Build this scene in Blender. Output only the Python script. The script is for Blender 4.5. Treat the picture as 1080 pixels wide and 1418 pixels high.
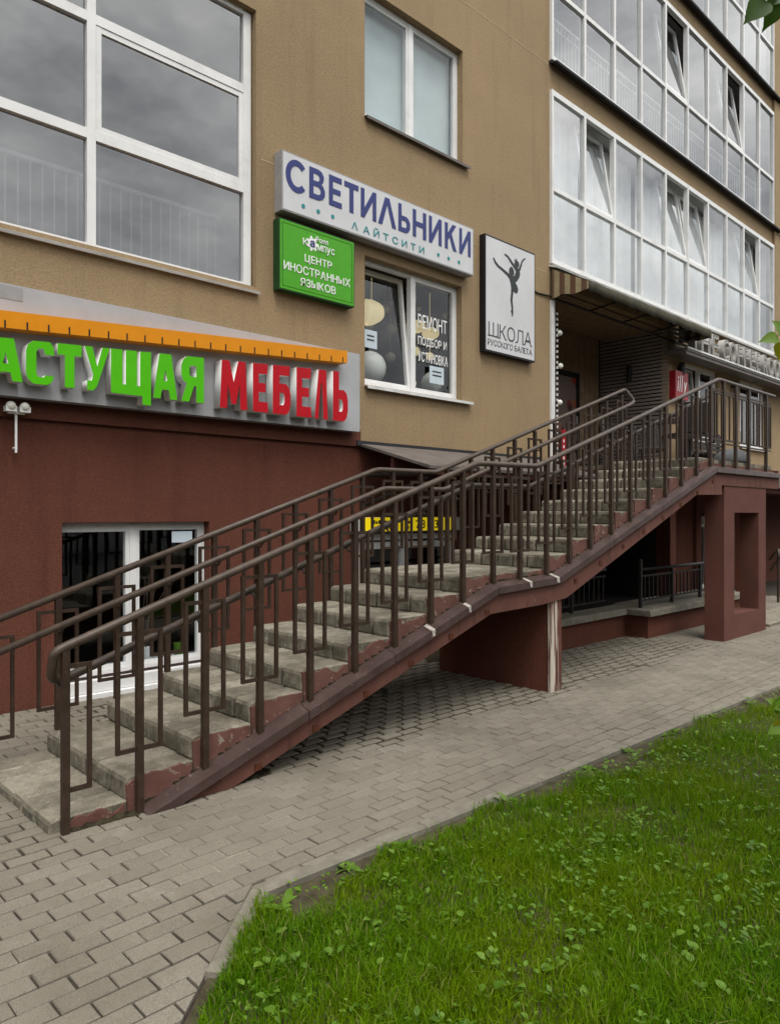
import bpy, bmesh, math, random
import numpy as np
from mathutils import Vector, Matrix
random.seed(7); RNG = np.random.default_rng(11)
SC = bpy.context.scene
for o in list(bpy.data.objects): bpy.data.objects.remove(o)
COL = SC.collection
R = math.radians

# ------------------------------------------------------------------ camera
CAM = (0.0, -6.62, 1.65)
cd = bpy.data.cameras.new('camera'); cam = bpy.data.objects.new('camera', cd); COL.objects.link(cam)
cam.location = CAM; cam.rotation_euler = (R(90), 0, R(46.1017 - 90))
cd.sensor_fit = 'VERTICAL'; cd.sensor_height = 36.0; cd.lens = 36 * 1020 / 1418; cd.shift_y = 0.0021
cd.clip_start = 0.05; cd.clip_end = 2000
SC.camera = cam

# ------------------------------------------------------------------ world, sun, exposure
SUN_EL, SUN_AZ = 62.0, 205.0          # compass-like: direction the light comes from, measured from +Y clockwise
w = bpy.data.worlds.new('World'); SC.world = w; w.use_nodes = True
nt = w.node_tree; nt.nodes.clear()
out = nt.nodes.new('ShaderNodeOutputWorld'); bg = nt.nodes.new('ShaderNodeBackground'); bg.inputs['Strength'].default_value = 0.1
sky = nt.nodes.new('ShaderNodeTexSky'); sky.sky_type = 'NISHITA'; sky.sun_disc = False
sky.sun_elevation = R(SUN_EL); sky.sun_rotation = R(SUN_AZ)
tc = nt.nodes.new('ShaderNodeTexCoord')
mp = nt.nodes.new('ShaderNodeMapping'); mp.inputs['Scale'].default_value = (1.0, 1.0, 2.2)
nz = nt.nodes.new('ShaderNodeTexNoise'); nz.inputs['Scale'].default_value = 3.1; nz.inputs['Detail'].default_value = 7; nz.inputs['Roughness'].default_value = 0.58
rp = nt.nodes.new('ShaderNodeValToRGB')
rp.color_ramp.elements[0].position = 0.34; rp.color_ramp.elements[0].color = (5.6, 5.7, 5.9, 1)
rp.color_ramp.elements[1].position = 0.68; rp.color_ramp.elements[1].color = (17.0, 16.8, 16.2, 1)
mx = nt.nodes.new('ShaderNodeMix'); mx.data_type = 'RGBA'; mx.inputs['Factor'].default_value = 0.92
L = nt.links.new
L(tc.outputs['Generated'], mp.inputs['Vector']); L(mp.outputs['Vector'], nz.inputs['Vector']); L(nz.outputs['Fac'], rp.inputs['Fac'])
sz = nt.nodes.new('ShaderNodeSeparateXYZ'); L(tc.outputs['Generated'], sz.inputs[0])
ov = nt.nodes.new('ShaderNodeMapRange'); ov.inputs['From Min'].default_value = 0.0; ov.inputs['From Max'].default_value = 1.0; ov.inputs['To Min'].default_value = 0.55; ov.inputs['To Max'].default_value = 1.3; L(sz.outputs['Z'], ov.inputs['Value'])
vm = nt.nodes.new('ShaderNodeVectorMath'); vm.operation = 'SCALE'; L(rp.outputs['Color'], vm.inputs[0]); L(ov.outputs['Result'], vm.inputs['Scale'])
L(sky.outputs['Color'], mx.inputs['A']); L(vm.outputs['Vector'], mx.inputs['B'])
L(mx.outputs['Result'], bg.inputs['Color']); L(bg.outputs['Background'], out.inputs['Surface'])
sd = bpy.data.lights.new('sun', 'SUN'); sd.energy = 1.5; sd.angle = R(28); sd.color = (1.0, 0.96, 0.9)
so = bpy.data.objects.new('sun', sd); COL.objects.link(so)
az, el = R(SUN_AZ), R(SUN_EL)
sdir = Vector((math.sin(az) * math.cos(el), math.cos(az) * math.cos(el), math.sin(el)))
so.rotation_euler = sdir.to_track_quat('Z', 'Y').to_euler(); so.location = (0, -20, 30)
SC.view_settings.view_transform = 'Standard'; SC.view_settings.look = 'None'; SC.view_settings.gamma = 1.0
SC.view_settings.exposure = 0.66; SC.view_settings.use_curve_mapping = False
SC.render.engine = 'CYCLES'
try:
    SC.cycles.use_denoising = True; SC.cycles.denoiser = 'OPENIMAGEDENOISE'
    SC.cycles.max_bounces = 8; SC.cycles.transparent_max_bounces = 16; SC.cycles.caustics_reflective = False; SC.cycles.caustics_refractive = False
except Exception: pass

# ------------------------------------------------------------------ materials
def srgb(r, g, b): return tuple(((c / 255) / 12.92 if c / 255 <= 0.04045 else ((c / 255 + 0.055) / 1.055) ** 2.4) for c in (r, g, b))
class NB:
    """small node-tree builder"""
    def __init__(s, name):
        s.m = bpy.data.materials.new(name); s.m.use_nodes = True; s.t = s.m.node_tree; s.t.nodes.clear()
        s.out = s.n('ShaderNodeOutputMaterial')
    def n(s, typ, **kw):
        x = s.t.nodes.new(typ)
        for k, v in kw.items(): setattr(x, k, v)
        return x
    def l(s, a, b): s.t.links.new(a, b)
    def pos(s, scale=(1, 1, 1)):
        g = s.n('ShaderNodeNewGeometry'); m = s.n('ShaderNodeMapping'); m.inputs['Scale'].default_value = scale
        s.l(g.outputs['Position'], m.inputs['Vector']); return m.outputs['Vector']
    def noise(s, scale, detail=4, rough=0.55, vec=None, dist=0.0):
        x = s.n('ShaderNodeTexNoise'); x.inputs['Scale'].default_value = scale; x.inputs['Detail'].default_value = detail; x.inputs['Roughness'].default_value = rough
        x.inputs['Distortion'].default_value = dist
        s.l(vec if vec is not None else s.pos(), x.inputs['Vector']); return x.outputs['Fac']
    def ramp(s, fac, stops):
        x = s.n('ShaderNodeValToRGB'); e = x.color_ramp.elements
        while len(e) < len(stops): e.new(0.5)
        for i, (p, c) in enumerate(stops):
            e[i].position = p; e[i].color = (c, c, c, 1) if not hasattr(c, '__len__') else (*c[:3], 1)
        s.l(fac, x.inputs['Fac']); return x.outputs['Color']
    def mix(s, fac, a, b, mode='MIX'):
        x = s.n('ShaderNodeMix', data_type='RGBA', blend_type=mode)
        for v, k in ((fac, 'Factor'), (a, 'A'), (b, 'B')):
            i = x.inputs[k]
            if hasattr(v, 'is_linked') or hasattr(v, 'links'): s.l(v, i)
            elif hasattr(v, '__len__'): i.default_value = (*v[:3], 1)
            else: i.default_value = v
        return x.outputs['Result']
    def math(s, op, a, b=0.0):
        x = s.n('ShaderNodeMath', operation=op)
        for v, i in ((a, 0), (b, 1)):
            if hasattr(v, 'links'): s.l(v, x.inputs[i])
            else: x.inputs[i].default_value = v
        return x.outputs[0]
    def bump(s, h, strength, dist=0.01):
        x = s.n('ShaderNodeBump'); x.inputs['Strength'].default_value = strength; x.inputs['Distance'].default_value = dist
        s.l(h, x.inputs['Height']); return x.outputs['Normal']
    def bsdf(s, base, rough=0.7, normal=None, metal=0.0, spec=0.5, **kw):
        b = s.n('ShaderNodeBsdfPrincipled')
        for v, k in ((base, 'Base Color'), (rough, 'Roughness'), (metal, 'Metallic'), (spec, 'Specular IOR Level')):
            i = b.inputs[k]
            if hasattr(v, 'links'): s.l(v, i)
            elif hasattr(v, '__len__'): i.default_value = (*v[:3], 1)
            else: i.default_value = v
        if normal is not None: s.l(normal, b.inputs['Normal'])
        s.l(b.outputs['BSDF'], s.out.inputs['Surface']); s.b = b
        return b
def simple(name, base, rough=0.6, var=0.12, scale=9, bump=0.0, bscale=120, metal=0.0, spec=0.25, dirt=0.0, dirtcol=(0.1, 0.085, 0.065)):
    k = NB(name)
    f = k.noise(scale, 5)
    lo = tuple(c * (1 - var) for c in base); hi = tuple(min(1, c * (1 + var)) for c in base)
    c = k.ramp(f, [(0.3, lo), (0.7, hi)])
    if dirt > 0:
        d = k.ramp(k.noise(3.5, 8, 0.7), [(0.52, 0.0), (0.75, dirt)])
        c = k.mix(d, c, dirtcol)
    nn = k.bump(k.noise(bscale, 3), bump, 0.01) if bump else None
    k.bsdf(c, rough, nn, metal, spec); return k.m

def stucco(name, base, grain=0.9, stain=0.25):
    k = NB(name)
    big = k.noise(0.7, 6, 0.6); mid = k.noise(5, 5); fine = k.noise(95, 3, 0.7)
    c = k.ramp(big, [(0.3, tuple(x * 0.86 for x in base)), (0.7, tuple(x * 1.1 for x in base))])
    c = k.mix(k.ramp(mid, [(0.4, 0.0), (0.75, 0.22)]), c, tuple(x * 0.72 for x in base))
    c = k.mix(k.ramp(fine, [(0.42, 0.0), (0.62, 0.6)]), c, tuple(x * 0.6 for x in base))
    c = k.mix(k.ramp(k.noise(38, 4, 0.75), [(0.46, 0.0), (0.62, 0.45 * grain)]), c, tuple(x * 0.52 for x in base))
    c = k.mix(k.ramp(k.noise(52, 3, 0.7), [(0.54, 0.0), (0.68, 0.4 * grain)]), c, tuple(min(1, x * 1.5) for x in base))
    streak = k.noise(2.2, 6, 0.65, k.pos((2.4, 2.4, 0.16)))
    c = k.mix(k.ramp(streak, [(0.52, 0.0), (0.74, stain * 1.4)]), c, tuple(x * 0.45 for x in base))
    h = k.math('ADD', k.noise(70, 4, 0.75), k.math('MULTIPLY', k.noise(300, 2), 0.4))
    k.bsdf(c, 0.9, k.bump(h, grain, 0.012), spec=0.25); return k.m
M = {}
M['tan'] = stucco('tan_stucco', (0.375, 0.268, 0.152))
M['brown'] = stucco('brown_stucco', (0.146, 0.050, 0.032), 0.7, 0.3)
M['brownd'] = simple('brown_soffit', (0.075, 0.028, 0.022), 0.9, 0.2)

def paver_mat():
    k = NB('concrete_paver')
    oi = k.n('ShaderNodeObjectInfo'); g = k.n('ShaderNodeNewGeometry')
    r = k.math('FRACT', k.math('ADD', k.math('MULTIPLY', oi.outputs['Random'], 7.31), g.outputs['Random Per Island']))
    c = k.ramp(r, [(0.0, (0.190, 0.168, 0.132)), (0.5, (0.212, 0.189, 0.150)), (1.0, (0.236, 0.212, 0.170))])
    c = k.mix(k.ramp(k.noise(150, 4, 0.85), [(0.44, 0.0), (0.62, 0.62)]), c, (0.085, 0.074, 0.058))
    c = k.mix(k.ramp(k.noise(28, 5, 0.8), [(0.5, 0.0), (0.72, 0.35)]), c, (0.10, 0.088, 0.068))
    c = k.mix(k.ramp(k.noise(330, 2, 0.6), [(0.62, 0.0), (0.72, 0.7)]), c, (0.46, 0.44, 0.38))
    c = k.mix(k.ramp(k.noise(1.3, 7, 0.65), [(0.47, 0.0), (0.68, 0.5)]), c, (0.105, 0.092, 0.066))
    c = k.mix(k.ramp(k.noise(2.9, 7, 0.7), [(0.6, 0.0), (0.74, 0.3)]), c, (0.40, 0.38, 0.33))
    k.bsdf(c, 0.88, k.bump(k.math('ADD', k.noise(330, 3, 0.8), k.noise(60, 3)), 0.45, 0.004), spec=0.3); return k.m
M['paver'] = paver_mat()
M['joint'] = simple('joint_soil', (0.048, 0.040, 0.030), 0.95, 0.35, 14, 0.6, 160)
M['sand'] = simple('joint_sand', (0.27, 0.245, 0.195), 0.95, 0.3, 20, 0.6, 160)
M['soil'] = simple('soil', (0.062, 0.052, 0.030), 0.95, 0.4, 12, 0.9, 90)
M['asphalt'] = simple('asphalt', (0.05, 0.05, 0.05), 0.9, 0.2, 20, 0.5, 200)
M['kerb'] = simple('kerb_concrete', (0.205, 0.187, 0.150), 0.9, 0.2, 12, 0.6, 200, dirt=0.5)

def step_mat():
    k = NB('weathered_step_concrete')
    oi = k.n('ShaderNodeObjectInfo')
    c = k.ramp(oi.outputs['Random'], [(0.0, (0.20, 0.178, 0.138)), (0.5, (0.28, 0.253, 0.198)), (1.0, (0.36, 0.328, 0.262))])
    c = k.mix(k.ramp(k.noise(7, 8, 0.7), [(0.43, 0.0), (0.66, 0.68)]), c, (0.080, 0.071, 0.050))
    c = k.mix(k.ramp(k.noise(120, 4, 0.85), [(0.44, 0.0), (0.64, 0.6)]), c, (0.085, 0.077, 0.055))
    c = k.mix(k.ramp(k.noise(19, 6, 0.75), [(0.57, 0.0), (0.68, 0.6)]), c, (0.44, 0.41, 0.34))
    # green-black algae sits on the risers (faces that point along -x)
    g = k.n('ShaderNodeNewGeometry'); sx = k.n('ShaderNodeSeparateXYZ'); k.l(g.outputs['True Normal'], sx.inputs[0])
    ver = k.math('MULTIPLY', k.ramp(k.math('ABSOLUTE', sx.outputs['Z']), [(0.2, 1.0), (0.6, 0.0)]), k.ramp(k.noise(11, 7, 0.7), [(0.4, 0.0), (0.62, 0.75)]))
    c = k.mix(ver, c, (0.060, 0.056, 0.038))
    k.bsdf(c, 0.93, k.bump(k.math('ADD', k.noise(210, 3, 0.8), k.noise(35, 4)), 0.7, 0.006), spec=0.25); return k.m
M['step'] = step_mat(); M['seam'] = simple('stucco_seam', (0.46, 0.36, 0.23), 0.9, 0.2)
def plaster_mat():
    k = NB('flaking_red_plaster')
    c = k.ramp(k.noise(9, 5), [(0.3, (0.105, 0.046, 0.036)), (0.7, (0.150, 0.070, 0.056))])
    c = k.mix(k.ramp(k.noise(16, 7, 0.7), [(0.60, 0.0), (0.64, 0.85)]), c, (0.30, 0.26, 0.20))
    c = k.mix(k.ramp(k.noise(5, 7, 0.7), [(0.55, 0.0), (0.75, 0.6)]), c, (0.055, 0.035, 0.025))
    k.bsdf(c, 0.85, k.bump(k.noise(60, 5, 0.7), 0.5, 0.008), spec=0.3); return k.m
M['plaster'] = plaster_mat()
def rust_beam():
    k = NB('stained_red_beam')
    c = k.ramp(k.noise(3, 6), [(0.3, (0.090, 0.035, 0.026)), (0.7, (0.140, 0.060, 0.045))])
    st = k.noise(7, 6, 0.7, k.pos((1.0, 1.0, 0.28)))
    c = k.mix(k.ramp(st, [(0.56, 0.0), (0.70, 0.8)]), c, (0.050, 0.020, 0.012))
    c = k.mix(k.ramp(k.noise(12, 7, 0.72, k.pos((1, 1, 0.35))), [(0.66, 0.0), (0.73, 0.7)]), c, (0.36, 0.27, 0.20))
    k.bsdf(c, 0.85, k.bump(k.noise(80, 4, 0.7), 0.5, 0.006), spec=0.3); return k.m
M['beam'] = rust_beam()
def efflo(name, amount, x_lo=None):
    k = NB(name)
    c = k.ramp(k.noise(2.5, 6), [(0.3, (0.090, 0.033, 0.024)), (0.7, (0.122, 0.047, 0.035))])
    st = k.noise(5.5, 6, 0.62, k.pos((3.2, 3.2, 0.16)))
    c = k.mix(k.ramp(st, [(1 - amount - 0.04, 0.0), (1 - amount + 0.03, 0.92)]), c, (0.56, 0.50, 0.42))
    k.bsdf(c, 0.88, k.bump(k.noise(90, 4, 0.7), 0.45, 0.006), spec=0.3); return k.m
M['pier_end'] = efflo('pier_with_lime_streaks', 0.47)
M['pillar'] = efflo('pillar_red_paint', 0.20)
def rail_mat():
    k = NB('brown_rail_paint')
    g = k.n('ShaderNodeNewGeometry')
    c = k.ramp(k.noise(14, 6, 0.65), [(0.35, (0.028, 0.017, 0.011)), (0.7, (0.050, 0.031, 0.021))])
    c = k.mix(k.ramp(k.noise(22, 7, 0.75), [(0.60, 0.0), (0.68, 0.7)]), c, (0.085, 0.035, 0.016))
    c = k.mix(k.ramp(k.noise(34, 7, 0.7), [(0.64, 0.0), (0.70, 0.6)]), c, (0.17, 0.13, 0.10))
    k.bsdf(c, 0.5, k.bump(k.noise(90, 3), 0.15, 0.003), spec=0.3); return k.m
M['rail'] = rail_mat()
M['handrail'] = simple('worn_handrail_paint', (0.062, 0.043, 0.031), 0.45, 0.3, 16, 0.1, 90, spec=0.4)
M['blackrail'] = simple('black_rail_paint', (0.022, 0.021, 0.021), 0.5, 0.3)
def flash_mat():
    k = NB('purple_brown_sheet_metal')
    c = k.ramp(k.noise(6, 6), [(0.3, (0.036, 0.020, 0.017)), (0.7, (0.066, 0.041, 0.037))])
    c = k.mix(k.ramp(k.noise(26, 7, 0.75), [(0.60, 0.0), (0.72, 0.5)]), c, (0.34, 0.27, 0.25))
    c = k.mix(k.ramp(k.noise(4, 7, 0.75), [(0.60, 0.0), (0.70, 0.6)]), c, (0.065, 0.022, 0.015))
    k.bsdf(c, 0.42, k.bump(k.noise(9, 4), 0.2, 0.02), metal=0.0, spec=0.35); return k.m
M['flash'] = flash_mat()
M['rust'] = simple('rust', (0.075, 0.022, 0.010), 0.9, 0.5, 30)
M['lime'] = simple('lime_deposit', (0.34, 0.31, 0.28), 0.9, 0.4, 40)
M['greymetal'] = simple('grey_sheet_metal', (0.125, 0.108, 0.098), 0.5, 0.25, 4, 0.1, 30)
M['darkmetal'] = simple('dark_sheet_metal', (0.025, 0.025, 0.027), 0.5, 0.3, 5)
M['moss'] = simple('moss_and_dirt', (0.034, 0.028, 0.014), 0.95, 0.6, 30, 1.0, 120)
M['pvc'] = simple('white_window_pvc', (0.72, 0.72, 0.71), 0.4, 0.06, 3, dirt=0.35, dirtcol=(0.36, 0.34, 0.31))
M['pvcgrey'] = simple('grey_gasket_pvc', (0.42, 0.42, 0.42), 0.5, 0.1)
M['sill'] = simple('white_metal_sill', (0.62, 0.62, 0.60), 0.45, 0.12, 5, dirt=0.4)
M['room'] = simple('room_dark', (0.055, 0.050, 0.045), 0.9, 0.2, 2)
M['roomlight'] = simple('room_pale', (0.52, 0.52, 0.51), 0.9, 0.12, 1.5)
M['roommid'] = simple('room_grey', (0.16, 0.155, 0.155), 0.9, 0.2, 1.5)
def glass(name, tint=(1, 1, 1), ior=1.75, rough=0.0, wav=0.006):
    k = NB(name)
    fr = k.n('ShaderNodeFresnel'); fr.inputs['IOR'].default_value = ior
    tr = k.n('ShaderNodeBsdfTransparent'); tr.inputs['Color'].default_value = (*tint, 1)
    gl = k.n('ShaderNodeBsdfGlossy'); gl.inputs['Roughness'].default_value = rough; gl.inputs['Color'].default_value = (0.95, 0.96, 0.97, 1)
    nn = k.bump(k.noise(1.1, 3), wav, 0.3); k.l(nn, gl.inputs['Normal'])
    ms = k.n('ShaderNodeMixShader'); gm = k.n('ShaderNodeNewGeometry'); fac = k.math('MULTIPLY', fr.outputs[0], k.math('SUBTRACT', 1.0, gm.outputs['Backfacing'])); k.l(fac, ms.inputs[0]); k.l(tr.outputs[0], ms.inputs[1]); k.l(gl.outputs[0], ms.inputs[2])
    k.l(ms.outputs[0], k.out.inputs['Surface']); return k.m
M['glass'] = glass('window_glass', (0.90, 0.92, 0.93), 1.65)
M['glassbal'] = glass('balcony_glass', (0.94, 0.96, 0.97), 3.3)
M['glassbig'] = glass('grey_tinted_glass', (0.74, 0.74, 0.77), 2.6)
M['curtain'] = simple('white_curtain', (0.80, 0.80, 0.78), 0.9, 0.08, 3)
M['blind'] = simple('pale_blue_blind', (0.60, 0.67, 0.66), 0.9, 0.08, 2)
M['signwhite'] = simple('white_lightbox', (0.56, 0.565, 0.58), 0.4, 0.05, 2, dirt=0.22, dirtcol=(0.36, 0.35, 0.34))
M['signgreytrim'] = simple('grey_lightbox_edge', (0.30, 0.30, 0.30), 0.5, 0.12)
M['navy'] = simple('navy_vinyl', (0.032, 0.042, 0.165), 0.45, 0.06)
M['teal'] = simple('teal_vinyl', (0.02, 0.23, 0.235), 0.45, 0.06)
M['green'] = simple('green_lightbox', (0.065, 0.33, 0.012), 0.4, 0.06)
M['greend'] = simple('dark_green_box_side', (0.012, 0.055, 0.015), 0.5, 0.1)
M['white'] = simple('white_vinyl', (0.78, 0.78, 0.77), 0.45, 0.04)
M['black'] = simple('black_paint', (0.012, 0.012, 0.013), 0.45, 0.2)
M['charcoal'] = simple('charcoal_print', (0.030, 0.036, 0.036), 0.5, 0.1)
M['ink'] = simple('ink_print', (0.055, 0.06, 0.062), 0.5, 0.1)
M['panel'] = simple('brushed_grey_panel', (0.37, 0.375, 0.39), 0.45, 0.08, 3, dirt=0.15, dirtcol=(0.25, 0.25, 0.25))
M['patch'] = simple('grey_repair_patch', (0.27, 0.275, 0.28), 0.6, 0.1)
M['orange'] = simple('orange_acrylic', (0.66, 0.24, 0.004), 0.35, 0.04)
M['lime_green'] = simple('lime_acrylic', (0.075, 0.46, 0.003), 0.35, 0.05)
M['red'] = simple('red_acrylic', (0.44, 0.004, 0.012), 0.35, 0.05)
M['return'] = simple('white_letter_return', (0.82, 0.82, 0.80), 0.5, 0.05, dirt=0.12)
M['yellow'] = simple('yellow_banner', (0.72, 0.52, 0.005), 0.5, 0.05)
yb_ = next(n_ for n_ in M['yellow'].node_tree.nodes if n_.type == 'BSDF_PRINCIPLED'); yb_.inputs['Emission Color'].default_value = (0.9, 0.68, 0.01, 1); yb_.inputs['Emission Strength'].default_value = 0.3   # slight emission added to brighten the yellow under the canopy
M['illyred'] = simple('red_lightbox', (0.30, 0.014, 0.022), 0.4, 0.05)
M['channel'] = simple('weathered_channel_letter', (0.42, 0.41, 0.385), 0.55, 0.2, 6, dirt=0.5)
M['channelface'] = simple('channel_letter_face', (0.17, 0.165, 0.155), 0.6, 0.25, 6, dirt=0.4)
M['slat'] = simple('brown_metal_slat', (0.33, 0.28, 0.255), 0.45, 0.12, 6)
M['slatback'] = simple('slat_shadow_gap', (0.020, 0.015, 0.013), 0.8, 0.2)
M['wood'] = simple('brown_board', (0.28, 0.195, 0.125), 0.6, 0.25, 8)
M['olive'] = simple('olive_canvas', (0.052, 0.047, 0.030), 0.9, 0.3, 8, 0.3, 60)
def stripes():
    k = NB('striped_canvas')
    g = k.n('ShaderNodeNewGeometry'); s = k.n('ShaderNodeSeparateXYZ'); k.l(g.outputs['Position'], s.inputs[0])
    f = k.math('FRACT', k.math('MULTIPLY', s.outputs['Y'], 5.2))
    c = k.mix(k.math('GREATER_THAN', f, 0.5), (0.30, 0.25, 0.14), (0.105, 0.050, 0.026))
    c = k.mix(k.ramp(k.noise(6, 6), [(0.45, 0.0), (0.75, 0.5)]), c, (0.10, 0.08, 0.05))
    k.bsdf(c, 0.9); return k.m
M['stripes'] = stripes()
k = NB('warm_lamp_glow'); k.bsdf((0.85, 0.74, 0.48), 0.5); k.b.inputs['Emission Color'].default_value = (1.0, 0.80, 0.42, 1); k.b.inputs['Emission Strength'].default_value = 0.32; M['lampglow'] = k.m
M['globe'] = simple('opal_glass_globe', (0.72, 0.71, 0.64), 0.3, 0.03)
M['paper'] = simple('pale_blue_paper', (0.50, 0.58, 0.64), 0.8, 0.05)
M['wicker'] = simple('dark_wicker', (0.030, 0.025, 0.022), 0.6, 0.3)
M['greyvinyl'] = simple('grey_pouf_fabric', (0.115, 0.118, 0.125), 0.8, 0.15)
M['tabletop'] = simple('dark_table_top', (0.045, 0.035, 0.030), 0.4, 0.2)
M['bark'] = simple('bark', (0.075, 0.060, 0.045), 0.9, 0.35, 20, 0.9, 60)
def leaf_mat(name, a, b, trans=0.45, rough=0.45, island=True):
    k = NB(name)
    g = k.n('ShaderNodeNewGeometry')
    r = g.outputs['Random Per Island']
    c = k.ramp(r, [(0.0, a), (1.0, b)])
    p = k.n('ShaderNodeBsdfPrincipled'); k.l(c, p.inputs['Base Color']); p.inputs['Roughness'].default_value = rough; p.inputs['Specular IOR Level'].default_value = 0.35
    t = k.n('ShaderNodeBsdfTranslucent'); k.l(c, t.inputs['Color'])
    m = k.n('ShaderNodeMixShader'); m.inputs[0].default_value = trans
    k.l(p.outputs[0], m.inputs[1]); k.l(t.outputs[0], m.inputs[2]); k.l(m.outputs[0], k.out.inputs['Surface']); return k.m
def grass_mat():
    k = NB('grass_blade')
    g = k.n('ShaderNodeNewGeometry')
    c = k.ramp(g.outputs['Random Per Island'], [(0.0, (0.028, 0.092, 0.002)), (0.45, (0.072, 0.200, 0.003)), (0.86, (0.135, 0.295, 0.006)), (0.93, (0.18, 0.27, 0.015)), (0.96, (0.33, 0.29, 0.11)), (1.0, (0.40, 0.34, 0.17))])
    c = k.mix(k.ramp(k.noise(1.7, 5), [(0.33, 0.1), (0.68, 0.75)]), c, (0.175, 0.255, 0.001))
    p = k.n('ShaderNodeBsdfPrincipled'); k.l(c, p.inputs['Base Color']); p.inputs['Roughness'].default_value = 0.5; p.inputs['Specular IOR Level'].default_value = 0.12
    t = k.n('ShaderNodeBsdfTranslucent'); k.l(c, t.inputs['Color'])
    m = k.n('ShaderNodeMixShader'); m.inputs[0].default_value = 0.4
    k.l(p.outputs[0], m.inputs[1]); k.l(t.outputs[0], m.inputs[2]); k.l(m.outputs[0], k.out.inputs['Surface']); return k.m
M['grass'] = grass_mat()
M['weed'] = leaf_mat('weed_leaf', (0.075, 0.175, 0.010), (0.19, 0.33, 0.040))
M['leaf'] = leaf_mat('linden_leaf', (0.022, 0.060, 0.006), (0.060, 0.125, 0.009))
M['leafbright'] = leaf_mat('fresh_linden_leaf', (0.085, 0.18, 0.010), (0.15, 0.26, 0.015))
M['leafyellow'] = leaf_mat('yellowing_leaf', (0.16, 0.22, 0.010), (0.30, 0.30, 0.012))
M['leaf'].name = 'linden_leaf'
M['woodleaf'] = leaf_mat('dark_tree_foliage', (0.018, 0.035, 0.010), (0.05, 0.085, 0.02), 0.2, 0.7)
def doorprint():
    k = NB('patterned_door_print')
    v = k.n('ShaderNodeTexVoronoi'); v.inputs['Scale'].default_value = 4.2; k.l(k.pos((1, 1, 1)), v.inputs['Vector'])
    s = k.n('ShaderNodeSeparateColor'); k.l(v.outputs['Color'], s.inputs[0])
    blob = k.ramp(v.outputs['Distance'], [(0.36, 1.0), (0.40, 0.0)])
    pal = k.ramp(s.outputs[0], [(0.0, (0.30, 0.02, 0.015)), (0.35, (0.012, 0.014, 0.012)), (0.6, (0.30, 0.22, 0.17)), (0.85, (0.28, 0.08, 0.03))])
    k.bsdf(k.mix(blob, (0.17, 0.12, 0.10), pal), 0.5); return k.m
M['doorprint'] = doorprint()

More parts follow.
